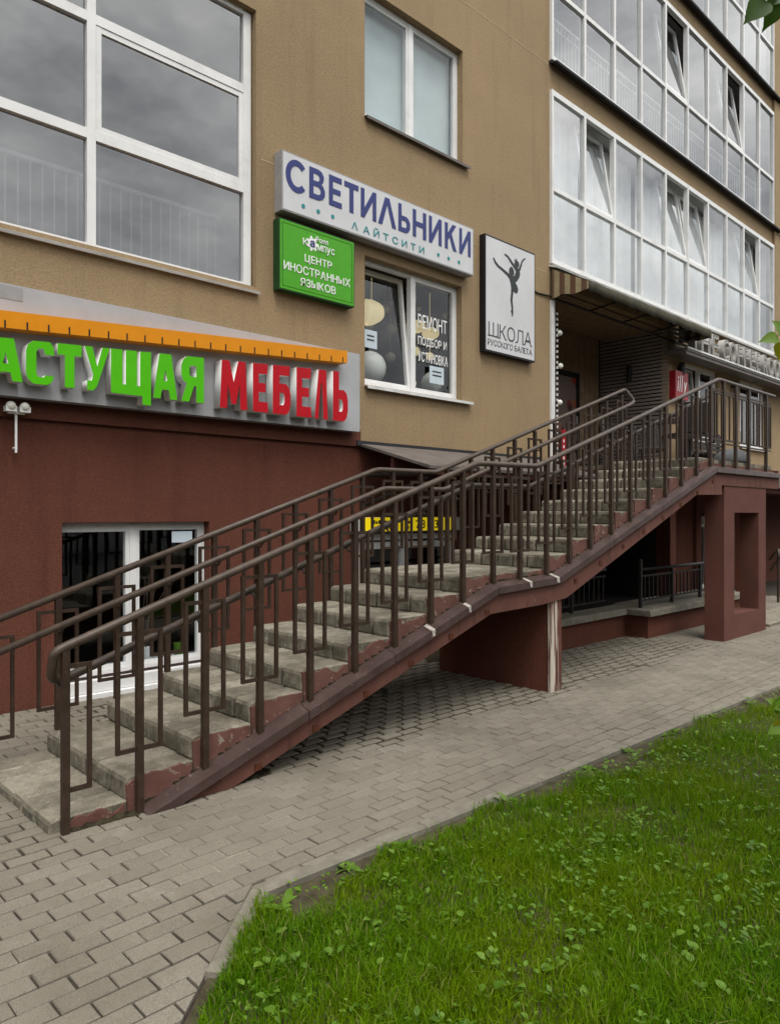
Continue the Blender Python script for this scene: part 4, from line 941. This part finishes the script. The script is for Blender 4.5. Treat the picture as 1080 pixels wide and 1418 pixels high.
GL = {
 'А': [[(0, 0), (.30, 0), (.36, .20), (.64, .20), (.70, 0), (1, 0), (.74, 1), (.26, 1)], [(.42, .40), (.58, .40), (.5, .66)]],
 'С': [[(.25, 0), (.75, 0), (.92, .08), (1, .22), (.68, .22), (.62, .17), (.42, .17), (.36, .26), (.36, .74), (.42, .83), (.62, .83), (.68, .70), (1, .70), (.98, .88), (.85, 1), (.25, 1), (.06, .90), (0, .75), (0, .25), (.06, .10)]],
 'Т': [[(.30, 0), (.70, 0), (.70, .74), (1, .74), (1, 1), (0, 1), (0, .74), (.30, .74)]],
 'У': [[(.10, 0), (.34, 0), (.48, .10), (1, 1), (.70, 1), (.50, .56), (.30, 1), (0, 1), (.34, .36), (.28, .22), (.10, .22)]],
 'Щ': [[(0, 0), (.78, 0), (.78, -.19), (1, -.19), (1, 1), (.72, 1), (.72, .22), (.64, .22), (.64, 1), (.36, 1), (.36, .22), (.28, .22), (.28, 1), (0, 1)]],
 'Я': [[(0, 0), (.34, 0), (.56, .36), (.66, .36), (.66, 0), (1, 0), (1, 1), (.25, 1), (.08, .92), (0, .78), (0, .60), (.08, .46), (.24, .40)], [(.36, .60), (.36, .76), (.42, .80), (.66, .80), (.66, .56), (.42, .56)]],
 'М': [[(0, 0), (.26, 0), (.28, .52), (.42, .10), (.58, .10), (.72, .52), (.74, 0), (1, 0), (.93, 1), (.66, 1), (.5, .56), (.34, 1), (.07, 1)]],
 'Е': [[(0, 0), (1, 0), (.97, .21), (.38, .21), (.38, .41), (.84, .41), (.84, .60), (.38, .60), (.38, .79), (.95, .79), (.98, 1), (0, 1)]],
 'Б': [[(0, 0), (.74, 0), (.92, .08), (1, .22), (1, .42), (.92, .56), (.74, .63), (.38, .63), (.38, .80), (.92, .80), (.95, 1), (0, 1)], [(.38, .19), (.38, .44), (.58, .44), (.65, .37), (.65, .26), (.58, .19)]],
 'Л': [[(0, 0), (.28, 0), (.48, .72), (.56, .72), (.66, 0), (1, 0), (.86, 1), (.30, 1)]],
 'Ь': [[(0, 0), (.74, 0), (.92, .08), (1, .22), (1, .42), (.92, .56), (.74, .63), (.40, .63), (.40, 1), (0, 1)], [(.40, .19), (.40, .44), (.58, .44), (.65, .37), (.65, .26), (.58, .19)]],
}
ltop = lambda x: 3.055 + (x - 1.9) * (3.247 - 3.055) / (5.30 - 1.9)
for ch, a, b, m in (('А', 1.735, 1.99, 'lime_green'), ('С', 2.015, 2.235, 'lime_green'), ('Т', 2.262, 2.46, 'lime_green'), ('У', 2.485, 2.705, 'lime_green'), ('Щ', 2.715, 3.085, 'lime_green'), ('А', 3.105, 3.345, 'lime_green'), ('Я', 3.385, 3.622, 'lime_green'),
                    ('М', 3.796, 4.11, 'red'), ('Е', 4.176, 4.36, 'red'), ('Б', 4.418, 4.645, 'red'), ('Е', 4.721, 4.92, 'red'), ('Л', 4.964, 5.15, 'red'), ('Ь', 5.223, 5.44, 'red'),
                    ('А', 1.2, 1.44, 'lime_green')):
    if a < 1.5: continue
    block_letter(GL[ch], a, b, 2.715 - (.02 if m == 'red' else 0), ltop(a), ltop(b), LY, LD, m, 'return', s4)
# hidden start of the word outside the frame: the letter before it
block_letter([[(0, 0), (.36, 0), (.36, .36), (.74, .36), (.92, .44), (1, .58), (1, .80), (.92, .93), (.74, 1), (0, 1)], [(.36, .56), (.36, .81), (.58, .81), (.65, .74), (.65, .63), (.58, .56)]], 1.49, 1.71, 2.715, ltop(1.49), ltop(1.71), LY, LD, 'lime_green', 'return', s4)
# twin wall lamp under the sign
wl = thing('wall_lamp', 'white twin lamp on a short pole under the grey sign panel', 'lamp')
mb = MB(); mb.tube([(2.007, -.06, 2.16), (2.007, -.06, 2.50)], .010, 8); mb.tube([(2.007, -.0, 2.20), (2.007, -.06, 2.20)], .012, 8); mb.tube([(1.94, -.07, 2.49), (2.07, -.07, 2.49)], .012, 8); mb.build('bracket', 'return', wl)
for xx in (1.955, 2.062):
    mb = MB(); mb.box(xx - .042, xx + .042, -.12, -.05, 2.495, 2.54); mb.build('lamp_base', 'return', wl); mb = MB(); mb.sphere((xx, -.10, 2.54), .04, 14, 8); mb.build('lamp_head', 'globe', wl, True)
# yellow banner
s5 = thing('yellow_banner', 'yellow banner with dark lettering over the basement shop front behind the stairs', 'sign')
mb = MB(); mb.box(5.70, 7.64, -.075, -.02, 1.435, 1.612); mb.build('panel', 'sill', s5)
mb = MB(); mb.box(5.86, 7.46, -.080, -.074, 1.44, 1.608); mb.build('print', 'yellow', s5)
rr = random.Random(6)
for zz, mm, xa, xb in ((1.53, 'black', 6.0, 6.40), (1.465, 'illyred', 6.0, 6.30), (1.53, 'illyred', 6.56, 6.68), (1.465, 'black', 6.56, 6.68)):   # small print too blurred to read
    x = xa
    while x < xb: wd = rr.uniform(.02, .05); mb = MB(); mb.box(x, x + wd, -.083, -.0805, zz, zz + rr.uniform(.035, .05)); mb.build('print_mark', mm, s5); x += wd + rr.uniform(.008, .016)
word('78', 6.75, 6.92, 1.47, 1.58, -.081, 'black', s5, .012); word('3', 7.1, 7.17, 1.47, 1.58, -.081, 'black', s5, .012)
# red square sign
s6 = thing('red_square_sign', 'small red lightbox with white script on the wall by the cafe windows', 'sign')
mb = MB(); mb.box(13.96, 14.52, -.13, -.004, 3.92, 4.46); mb.build('box', 'illyred', s6)
word('illy', 14.03, 14.45, 4.06, 4.36, -.131, 'white', s6, .012, .004, .05, shear=.25, capref='i')
# channel letters on the shelf
s7 = thing('cafe_sign', 'weathered grey channel letters on a shelf above the cafe windows', 'sign')
mb = MB(); mb.box(13.75, 20.6, -.46, -.004, 4.76, 4.82); mb.box(13.75, 20.6, -.44, -.40, 4.70, 4.76); mb.build('shelf', 'greymetal', s7)
mb = MB(); mb.box(13.75, 20.6, -.475, -.455, 4.80, 4.835); mb.build('shelf_edge', 'sill', s7)
for i in range(5): mb = MB(); mb.box(13.8, 14.9, -.20, -.18, 4.86 + i * .085, 4.91 + i * .085); mb.build('slat', 'channelface', s7)
for ch, a, b in (('T', 14.20, 14.54), ('H', 14.64, 15.04), ('E', 15.16, 15.47), ('C', 15.70, 16.02), ('O', 16.07, 16.38), ('F', 16.45, 16.75), ('F', 16.82, 17.10), ('E', 17.17, 17.48), ('E', 17.56, 17.76), ('R', 17.99, 18.27), ('O', 18.32, 18.64), ('O', 18.70, 19.04), ('M', 19.14, 19.58)):
    l = word(ch, a, b, 4.885, 5.36, -.21, 'channel', s7, .018, .14)[0]
    me = font_mesh(ch, .01, -.012); co = bounds(me); ua, ub_ = co[:, 0].min(), co[:, 0].max(); va, vb = co[:, 1].min(), co[:, 1].max(); q = .022
    stand(me, lambda u: a + q + (u - ua) / (ub_ - ua) * (b - a - 2 * q), lambda u, v: 4.885 + q + (v - va) / (vb - va) * (.475 - 2 * q), -.3465); obj('letter_face', me, 'channelface', l)

# ================================================================== AWNING
aw = thing('awning', 'olive awning with brown and cream striped ends over the recessed entrance', 'awning')
ax0, ax1 = 9.84, 14.25; n = 44; mb = MB()
for i in range(n + 1):
    x = ax0 + (ax1 - ax0) * i / n; sag = .012 * math.sin(i * .9); wav = .035 * abs(math.sin(i * math.pi / 4))
    mb.v += [(x, -.055, 5.50), (x, -.38, 5.335 + sag * .6), (x, -.70 + sag, 5.17 + sag), (x, -.71 + sag, 5.00 + wav * .6 + sag)]
for i in range(n):
    for r_ in range(3): a = i * 4 + r_; mb.f.append((a, a + 4, a + 5, a + 1))
me = mb.mesh('canvas'); bm = bmesh.new(); bm.from_mesh(me); bmesh.ops.solidify(bm, geom=bm.faces[:], thickness=.006); bm.to_mesh(me); bm.free(); obj('canvas', me, 'olive', aw, True)
for x in (ax0 - .004, ax1 + .012): mb = MB(); mb.prism_yz([(-.055, 5.49), (-.055, 5.02), (-.25, 5.06), (-.45, 5.02), (-.70, 5.05), (-.70, 5.165)], x - .004, x + .004); mb.build('end_panel', 'stripes', aw)
mb = MB(); mb.tube([(ax0 + .02, -.68, 5.14), (ax1 - .02, -.68, 5.14)], .02, 8); mb.tube([(ax0 + .02, -.06, 5.04), (ax1 - .02, -.06, 5.04)], .02, 8)
for i in range(5): xx = ax0 + .05 + i * (ax1 - ax0 - .1) / 4; mb.tube([(xx, -.06, 5.06), (xx, -.68, 5.12)], .014, 6); mb.tube([(xx, -.06, 5.45), (xx, -.68, 5.15)], .014, 6)
mb.build('awning_frame', 'black', aw)
for i in range(10): xx = ax0 + .4 + i * .4; mb = MB(); mb.tube([(xx, -.66, 5.12), (xx, -.66, 5.0)], .012, 6); mb.build('hook', 'black', aw)

# ================================================================== SMALL THINGS ON THE FACADE
def wall_spot(x, y, z, label, side=False):
    t = thing('wall_spotlight', label, 'lamp', 'black wall spotlights'); mb = MB()
    mb.tube([(x, y - .09, z - .14), (x, y - .09, z + .10)], .055, 12); mb.build('lamp_body', 'black', t)
    mb = MB(); mb.box(x - .02, x + .02, y - .08, y - .0, z - .03, z + .03); mb.build('bracket', 'black', t)
wall_spot(14.32, -.004, 4.56, 'black wall spotlight above the small red sign'); wall_spot(17.0, -.004, 4.52, 'black wall spotlight between the two cafe windows')
t = thing('wall_spotlight', 'black wall spotlight on the slatted side of the entrance recess', 'lamp', 'black wall spotlights')
mb = MB(); mb.tube([(13.83, .78, 4.32), (13.83, .78, 4.66)], .05, 12); mb.build('lamp_body', 'black', t); mb = MB(); mb.box(13.84, 13.917, .76, .80, 4.46, 4.52); mb.build('bracket', 'black', t)
sl = thing('string_lights', 'string of small white globe bulbs down the entrance jamb', 'lights')
mb = MB(); mb.tube([(9.97, -.05, 5.0), (9.98, -.06, 4.2), (9.97, -.05, 2.5)], .006, 6); mb.build('cord', 'black', sl)
for i, z in enumerate((4.52, 4.0, 3.42)):
    mb = MB(); mb.sphere((10.03 + .02 * (i % 2), -.07, z), .045, 12, 8); mb.build('bulb', 'globe', sl, True)
for i in range(28): mb = MB(); z = 2.5 + i * .085; mb.box(9.962, 9.985, -.07, -.05, z, z + .04); mb.build('light_strip', 'sill', sl)
bn = thing('red_stand', 'narrow red stand with white dashes by the entrance jamb', 'stand')
mb = MB(); mb.box(9.985, 10.07, -.16, -.10, 2.36, 2.98); mb.build('panel', 'illyred', bn)
for i in range(6): mb = MB(); mb.box(9.990, 10.014, -.166, -.159, 2.42 + i * .09, 2.465 + i * .09); mb.build('dash', 'white', bn)
# inside the lamp shop
lp = thing('pendant_lamp', 'glowing cream pendant lamp hanging behind the tilted shop window leaf', 'lamp')
mb = MB(); mb.sphere((6.62, .75, 4.36), .26, 72, 22, .62, -1.0, 12); mb.build('shade', 'lampglow', lp, True); mb = MB(); mb.tube([(6.62, .75, 4.5), (6.62, .75, 5.1)], .01, 6); mb.build('cord', 'black', lp)
for i, (x, yy, z, r, lab) in enumerate(((6.48, .5, 3.56, .22, 'large white glass globe lamp behind the tilted window leaf'), (7.59, .42, 3.49, .155, 'white glass globe lamp low in the right shop window leaf'))):
    mb = MB(); mb.sphere((x, yy, z), r, 20, 12); g_ = mb.build('globe_lamp', 'globe', None, True); tag(g_, lab, 'lamp')
for i, (x, yy, z) in enumerate(((7.88, 1.0, 4.44), (8.40, 1.2, 4.46))):
    t = thing('pendant_lamp', ('small lit pendant lamp left of the white window lettering', 'small lit pendant lamp right behind the white window lettering')[i], 'lamp')
    mb = MB(); mb.sphere((x, yy, z), .13, 48, 14, .7, -1.0, 8); mb.build('shade', 'lampglow', t, True); mb = MB(); mb.tube([(x, yy, z + .05), (x, yy, 5.1)], .008, 6); mb.build('cord', 'black', t)
ld = thing('lamp_display', 'dark stand of small hanging lamps deep inside the lamp shop', 'display'); rr = random.Random(21)
mb = MB(); mb.box(6.3, 9.3, 1.32, 1.38, 4.98, 5.04); mb.box(6.3, 9.3, 2.6, 2.64, 3.05, 3.9); mb.build('rack', 'wicker', ld)
for i in range(22):
    x, yy, z, r = rr.uniform(7.0, 9.1), rr.uniform(1.1, 1.6), rr.uniform(3.7, 4.85), rr.uniform(.035, .085)
    mb = MB(); mb.sphere((x, yy, z), r, 14, 9); mb.tube([(x, yy, z), (x, yy, 5.05)], .004, 5); mb.build('small_lamp', rr.choice(['lampglow', 'globe', 'wood', 'signgreytrim']), ld, True)
wt = thing('window_lettering', 'white Cyrillic lettering stuck on the right leaf of the lamp shop window', 'lettering')
gy = .083
word('РЕМОНТ', 6.96, 7.52, 4.10, 4.28, gy, 'white', wt, .007, .002, .12); word('ПОДБОР И', 6.96, 7.52, 3.88, 3.99, gy, 'white', wt, .008, .002, .12); word('УСТАНОВКА', 6.96, 7.54, 3.66, 3.79, gy, 'white', wt, .008, .002, .12)
for x0_, x1_, z0_, z1_, yy, lab in ((7.18, 7.46, 3.40, 3.63, .083, 'pale blue paper notice on the right leaf of the lamp shop window'), (6.02, 6.24, 3.70, 3.92, .10, 'pale blue paper notice on the tilted leaf of the lamp shop window')):
    t = thing('paper_notice', lab, 'notice', 'paper notices on the shop window'); mb = MB(); mb.box(x0_, x1_, yy - .003, yy, z0_, z1_); mb.build('sheet', 'paper', t)
    for i in range(2): mb = MB(); mb.box(x0_ + .05, x1_ - .05, yy - .005, yy - .0035, z1_ - .08 - i * .05, z1_ - .06 - i * .05); mb.build('text_line', 'ink', t)
# things in the basement window
for x, c, lab in ((3.30, 'pvc', 'white flower pot with dry twigs inside the basement window'), (3.66, 'weed', 'small green pot inside the basement window')):
    t = thing('flower_pot', lab, 'pot'); mb = MB(); mb.tube([(x, .27, .22), (x, .27, .34)], .05, 12, 1.25); mb.build('pot', c, t)
    if c == 'pvc':
        for i in range(7): mb = MB(); mb.tube([(x, .27, .33), (x + random.uniform(-.05, .05), .27, .6), (x + random.uniform(-.18, .18), .27 + random.uniform(-.05, .05), .85 + random.random() * .2)], .004, 5); mb.build('twig', 'bark', t)
t = thing('paper_notice', 'pale green notice at the top of the basement window', 'notice'); mb = MB(); mb.box(3.48, 3.70, .086, .09, 1.37, 1.48); mb.build('sheet', 'paper', t)
mb = MB(); mb.box(1.5, 4.5, .165, .6, .12, .17); mb.build('inner_sill', 'sill', bld)

# ================================================================== TERRACE FURNITURE
def chair(x, y, rz, label, z=2.357):
    t = thing('terrace_chair', label, 'chair', 'dark chairs on the terrace'); t.location = (x, y, z); t.rotation_euler = (0, 0, rz)
    mb = MB(); mb.bevbox(-.23, .23, -.23, .23, .40, .45, .02); mb.build('seat', 'wicker', t)
    mb = MB(); mb.prism_yz([(.20, .45), (.24, .45), (.32, .86), (.28, .86)], -.23, .23); mb.build('backrest', 'wicker', t)
    for sx in (-1, 1):
        for sy in (-1, 1): mb = MB(); mb.tube([(sx * .21, sy * .21, .41), (sx * .24, sy * .25, 0)], .014, 6); mb.build('leg', 'blackrail', t)
        mb = MB(); mb.tube(rounded([(sx * .24, -.2, .44), (sx * .26, -.22, .66), (sx * .26, .26, .68)], .05), .014, 6); mb.build('armrest', 'blackrail', t)
def table(x, y, label, z=2.357):
    t = thing('terrace_table', label, 'table', 'cafe tables on the terrace'); t.location = (x, y, z)
    mb = MB(); mb.tube([(0, 0, .72), (0, 0, .745)], .34, 20); mb.build('table_top', 'tabletop', t); mb = MB(); mb.tube([(0, 0, .02), (0, 0, .72)], .03, 10); mb.build('pedestal', 'blackrail', t)
    for a in range(4): mb = MB(); mb.tube([(0, 0, .06), (.28 * math.cos(a * math.pi / 2 + .7), .28 * math.sin(a * math.pi / 2 + .7), .012)], .014, 6); mb.build('foot', 'blackrail', t)
chair(10.4, -1.9, 2.6, 'dark chair nearest the top of the stairs'); chair(10.6, -.8, .4, 'dark chair farther back behind the top of the stairs'); table(11.0, -1.35, 'round dark cafe table between the chairs behind the terrace railing')
chair(12.2, -.55, -1.2, 'dark chair under the first cafe window'); table(13.2, -.75, 'round dark cafe table below the small red sign')
bt = thing('slatted_bench', 'dark slatted bench standing under the cafe windows', 'bench')
for i in range(5): mb = MB(); mb.box(13.9, 15.6, -.34, -.31, 2.85 + i * .09, 2.91 + i * .09); mb.build('back_slat', 'wicker', bt)
for i in range(4): mb = MB(); mb.box(13.9, 15.6, -.80 + i * .11, -.71 + i * .11, 2.78, 2.81); mb.build('seat_slat', 'wicker', bt)
for x in (13.95, 15.5): mb = MB(); mb.box(x, x + .06, -.80, -.34, 2.357, 2.778); mb.box(x, x + .06, -.335, -.285, 2.357, 3.3); mb.build('leg', 'blackrail', bt)
mb = MB(); mb.sphere((11.15, -2.28, 2.42), .26, 20, 12, .75, -.08); pf = mb.build('pouf', 'greyvinyl', None, True); tag(pf, 'low grey rounded pouf behind the terrace railing', 'pouf')

# ================================================================== RIGHT EDGE BITS
gr = thing('grab_rail', 'short bent brown handrail past the pierced pillar at the right edge', 'railing')
mb = MB(); mb.tube(rounded([(15.6, -1.30, .75), (14.75, -1.735, 1.0), (14.70, -1.76, .83), (15.5, -1.35, .55)], .08), .024, 10); mb.build('handrail', 'handrail', gr, True)
mb = MB(); mb.tube([(14.78, -1.72, 0), (14.78, -1.72, .98)], .022, 8); mb.build('post', 'rail', gr)
for a, b, y0, y1, z, lab in ((11.45, 14.0, -2.70, -2.10, .05, 'low mossy concrete slab on the paving to the right of the pillar'), (11.3, 15.0, -.9, -.3, .16, 'concrete step at the foot of the red wall beyond the pillar')):
    mb = MB(); mb.bevbox(a, b, y0, y1, -.02, z, .015, .004); tag(mb.build('concrete_slab', 'step'), lab, 'slab')

# ================================================================== VEGETATION
def blades(name, pts, lmin, lmax, wmin, wmax, lean, mat):
    n = len(pts); rng = RNG
    px_, py_ = pts[:, 0], pts[:, 1]
    clump = .95 + .28 * np.sin(px_ * 4.1 + 1.7 * np.sin(py_ * 3.3)) * np.sin(py_ * 5.3 + px_ * 1.1) + .22 * np.sin(px_ * 13 + py_ * 9) * np.sin(py_ * 17 - px_ * 5)
    Lh = rng.uniform(lmin, lmax, n) * (0.7 + .6 * rng.random(n)) * clump; Wd = rng.uniform(wmin, wmax, n); an = rng.uniform(0, 2 * np.pi, n); la = rng.uniform(0, 2 * np.pi, n); le = np.abs(rng.normal(0, lean, n)) + .08
    base = np.stack([pts[:, 0], pts[:, 1], np.full(n, -.004)], 1); side = np.stack([np.cos(an), np.sin(an), np.zeros(n)], 1) * Wd[:, None] / 2
    ld = np.stack([np.cos(la), np.sin(la), np.zeros(n)], 1)
    mid = base + ld * (Lh * .5 * np.sin(le * .6))[:, None]; mid[:, 2] += Lh * .55 * np.cos(le * .6)
    tip = base + ld * (Lh * np.sin(np.minimum(le * 1.4, 1.5)))[:, None]; tip[:, 2] += Lh * np.maximum(.25, np.cos(np.minimum(le * 1.25, 1.45)))
    V = np.stack([base - side, base + side, mid + side * .8, mid - side * .8, tip], 1).reshape(-1, 3)
    i0 = (np.arange(n) * 5)[:, None]; T = np.concatenate([i0 + np.array([[0, 1, 2]]), i0 + np.array([[0, 2, 3]]), i0 + np.array([[3, 2, 4]])], 1).reshape(-1)
    me = bpy.data.meshes.new(name); me.vertices.add(len(V)); me.vertices.foreach_set('co', V.ravel()); me.loops.add(len(T)); me.loops.foreach_set('vertex_index', T)
    nf = len(T) // 3; me.polygons.add(nf); me.polygons.foreach_set('loop_start', np.arange(nf) * 3); me.polygons.foreach_set('use_smooth', np.ones(nf, bool)); me.update(calc_edges=True)
    return obj(name, me, mat)
def scatter(n, xr, yr, off_f):
    x = RNG.uniform(*xr, n); y = RNG.uniform(*yr, n)
    yk = np.where(x >= KB[0], KB[1] + (x - KB[0]) * (KA[1] - KB[1]) / (KA[0] - KB[0]), KB[1] + (x - KB[0]) * (KD[1] - KB[1]) / (KD[0] - KB[0]))
    # ragged margin of bare soil along the kerb
    mar = off_f + .06 * np.sin(x * 7.3) + .10 * np.sin(x * 2.3 - 2.2) + .04 * np.sin(x * 17.0)
    mar = np.where(x < KB[0], -.02, mar) ; return x, y, yk, mar
x, y, yk, mar = scatter(760000, (.6, 9.5), (-6.9, -3.9), .15)
d2 = (x - 0) ** 2 + (y + 6.62) ** 2
keep = (y < yk - .085 - np.maximum(mar, -.03) * RNG.uniform(.55, 1.1, len(x))) & (RNG.random(len(x)) < np.clip(10.0 / (d2 + .5), .25, 1.0) * (0.72 + .28 * np.sin(x * 5.1 + 2 * np.sin(y * 4.3)))) & (d2 > 1.2)
pts = np.stack([x[keep], y[keep]], 1)[:340000]
gr_ = blades('grass', pts, .035, .080, .0028, .0058, .42, 'grass'); tag(gr_, 'mown green lawn grass between the kerb and the photographer', 'grass', kind='stuff')
def leaf_poly(L_, W_, heart=False):
    pr = [(0, .0), (.18, .30), (.42, .5), (.68, .40), (.88, .18), (1.0, 0)] if not heart else [(-.02, .0), (-.07, .22), (.02, .42), (.22, .52), (.48, .44), (.72, .26), (.88, .10), (1.05, 0)]
    return [(a * L_, b * W_) for a, b in pr]
def add_leaf(mb, base, dirv, up, L_, W_, curl=.25, heart=False):
    d = Vector(dirv).normalized(); u = Vector(up); s = d.cross(u).normalized(); u = s.cross(d); pr = leaf_poly(L_, W_, heart); n = len(mb.v); m = len(pr); b = Vector(base)
    for a, w_ in pr:
        c = b + d * a - u * (curl * a * a / L_)
        mb.v += [tuple(c), tuple(c + s * w_ + u * w_ * .25), tuple(c - s * w_ + u * w_ * .25)]
    for i in range(m - 1): p = n + i * 3; mb.f += [(p, p + 3, p + 4, p + 1), (p + 2, p + 5, p + 3, p)]
# broad-leaved weeds all over the lawn
mb = MB(); rr = random.Random(4); cnt = 0
while cnt < 1900:
    x = rr.uniform(1.0, 8.5); y = rr.uniform(-6.3, -3.95)
    if rr.random() > 3.2 / ((x ** 2 + (y + 6.62) ** 2) ** .5 + .4) : continue
    if not in_lawn(x, y, .10): continue
    if rr.random() > .25 + .75 * max(0, math.sin(x * 2.7 + 1.3 * math.sin(y * 3.1)) * math.sin(y * 2.9 + x)) ** .7: continue
    cnt += 1; nl = rr.randint(2, 5)
    for _ in range(nl):
        a = rr.uniform(0, 6.283); el_ = rr.uniform(.35, 1.1); Lf = rr.choice((.014, .018, .022, .028, .036)) * rr.uniform(.8, 1.15); zz = rr.uniform(.015, .055)
        add_leaf(mb, (x + .012 * math.cos(a), y + .012 * math.sin(a), zz), (math.cos(a), math.sin(a), el_), (0, 0, 1), Lf, Lf * rr.uniform(.55, .95), .3)
tag(mb.build('lawn_weeds', 'weed', None, True), 'pale green broad leaved weeds mixed into the lawn', 'weeds', kind='stuff')
# single weeds along the kerb
spots = [(1.78, -4.06, 1.1, 'the kerb corner'), (2.18, -4.0, .7, ''), (2.52, -4.0, 1.0, ''), (3.05, -4.02, .55, ''), (3.45, -4.02, 1.0, ''), (4.25, -4.05, .9, ''), (4.75, -4.06, .7, ''), (5.35, -4.08, 1.0, ''), (6.05, -4.1, .9, ''), (6.7, -4.12, .7, '')]
names = ['large leafy weed at the kerb corner, nearest the camera', 'second weed from the kerb corner, growing at the kerb', 'third weed from the kerb corner, bushy, growing at the kerb', 'fourth weed from the kerb corner, a small rosette', 'fifth weed from the kerb corner, bushy rosette on bare soil', 'sixth weed from the kerb corner, on bare soil', 'seventh weed from the kerb corner, small', 'eighth weed along the kerb from its corner', 'ninth weed along the kerb from its corner', 'farthest weed along the kerb']
for wi, ((x, y, s_, _), lab) in enumerate(zip(spots, names)):
    t = thing('weed', lab, 'weed', 'weeds along the kerb'); t.location = (x + rr.uniform(-.06, .06), y - .02 + rr.uniform(-.04, .03), 0)
    nl = rr.choice((7, 9, 12, 16)); wide = rr.uniform(.22, .42); steep = rr.uniform(.2, .9)
    for i in range(nl):
        a = i * 2.4 + rr.uniform(-.6, .6); Lf = s_ * rr.uniform(.04, .10); mb = MB(); ox, oy = rr.gauss(0, .022 * s_), rr.gauss(0, .022 * s_)
        add_leaf(mb, (ox, oy, .005), (math.cos(a), math.sin(a), steep * rr.uniform(.3, 1.6)), (rr.gauss(0, .2), rr.gauss(0, .2), 1), Lf, Lf * wide * rr.uniform(.8, 1.2), rr.uniform(.2, .6)); mb.build('leaf', 'weed', t, True)
# young linden at the right, its twigs reach into the frame
tr = thing('linden_tree', 'linden tree whose leafy twigs hang into the right edge of the picture', 'tree')
mb = MB(); mb.tube([(3.35, -6.55, -.05), (3.33, -6.53, 1.2), (3.38, -6.5, 2.6), (3.36, -6.52, 4.2)], .075, 12, .45); mb.build('trunk', 'bark', tr, True)
def branch(pts, r=.016): mb = MB(); mb.tube(rounded(pts, .15, 4), r, 8, .3); mb.build('branch', 'bark', tr, True)
branch([(3.36, -6.51, 2.7), (2.8, -6.2, 3.15), (2.28, -5.96, 3.16), (2.18, -5.92, 3.10)]); branch([(3.36, -6.52, 2.0), (2.8, -6.2, 2.35), (2.35, -5.99, 2.26), (2.22, -5.93, 2.16)]); branch([(3.34, -6.53, 1.0), (2.8, -6.25, 1.25), (2.38, -6.0, 1.18), (2.22, -5.93, 1.10)])
def hang_leaf(c, d, up, L_, W_, mat, curl=.2): mb = MB(); add_leaf(mb, c, d, up, L_, W_, curl, True); mb.build('leaf', mat, tr, True)
cross = Vector((RT[0], RT[1], 0)); fwdv = Vector((FW[0], FW[1], 0))
for c, d, L_, m in (((2.155, -5.89, 3.10), (-.55, .45, -.75), .075, 'leaf'), ((2.19, -5.92, 3.11), (-.3, .3, -.9), .075, 'leaf'), ((2.22, -5.95, 3.13), (.2, .1, -1), .07, 'leaf'), ((2.17, -5.92, 3.15), (-.8, .6, .1), .06, 'leaf'), ((2.24, -5.95, 3.18), (-.1, .3, .9), .07, 'leaf'), ((2.20, -5.93, 3.12), (-.7, .5, -.5), .05, 'leaf'),
                    ((2.20, -5.925, 2.135), (-.85, .55, -.15), .048, 'leafbright'), ((2.225, -5.945, 2.15), (-.5, .5, .75), .050, 'leafbright'), ((2.215, -5.935, 2.12), (.1, .2, -1), .045, 'leafyellow'),
                    ((2.20, -5.925, 1.14), (.3, -.1, -.5), .055, 'leafbright'), ((2.215, -5.935, 1.065), (-.8, .6, -.35), .044, 'leafbright'), ((2.215, -5.935, 1.08), (-.3, .3, -.9), .042, 'leafyellow'), ((2.205, -5.93, 1.12), (-.6, .4, .6), .036, 'leafbright'), ((2.225, -5.945, 1.10), (-.4, .4, .5), .05, 'leafbright')):
    c = (c[0] - .016, c[1] + .015, c[2] - .045) if c[2] > 2.6 else (c[0] - .030, c[1] + .029, c[2])
    hang_leaf(c, d, (-FW[0] + random.uniform(-.6, .6), -FW[1] + random.uniform(-.6, .6), .45 + random.uniform(-.3, .5)), L_, L_ * random.uniform(.75, .95), m, random.uniform(.15, .45))
    mb = MB(); mb.tube([c, (c[0] + .02, c[1] - .02, c[2] + .03), (c[0] + .05, c[1] - .045, c[2] + .03)], .0014, 5); mb.build('leaf_stalk', 'weed', tr)
mb = MB(); rr = random.Random(9)
for i in range(2600):
    v = Vector((rr.gauss(0, 1), rr.gauss(0, 1), rr.gauss(0, 1))).normalized() * (rr.random() ** .4)
    c = Vector((3.6 + v.x * 1.35, -6.75 + v.y * 1.2, 4.6 + v.z * 1.2))
    add_leaf(mb, c, (rr.gauss(0, 1), rr.gauss(0, 1), -.6), (rr.gauss(0, .4), rr.gauss(0, .4), 1), rr.uniform(.07, .10), .085, .2, True)
mb.build('crown', 'leaf', tr, True)
# dark row of street trees across the road, behind the camera: what the low windows mirror
N = 36000; rng = RNG
cx = np.repeat(np.arange(-42, 75, 4.0), 1); per = N // len(cx); P = []
for c in cx:
    v = rng.normal(size=(per, 3)); v /= np.linalg.norm(v, axis=1)[:, None]; v *= (rng.random(per) ** .35)[:, None]; hh = rng.uniform(3.9, 5.2)
    P.append(np.stack([c + rng.normal(0, .6) + v[:, 0] * 3.0, -26 + v[:, 1] * 2.4, hh + .9 + v[:, 2] * hh * .92], 1))
P = np.concatenate(P); n = len(P); a = rng.normal(size=(n, 3)) * .24; b = rng.normal(size=(n, 3)) * .24
V = np.stack([P - a, P + b, P + a, P - b], 1).reshape(-1, 3)
me = bpy.data.meshes.new('street_trees'); me.from_pydata(V.tolist(), [], (np.arange(n * 4).reshape(-1, 4)).tolist()); me.update()
tag(obj('street_trees', me, 'woodleaf'), 'dark row of street trees mirrored in the low windows', 'trees', kind='stuff')
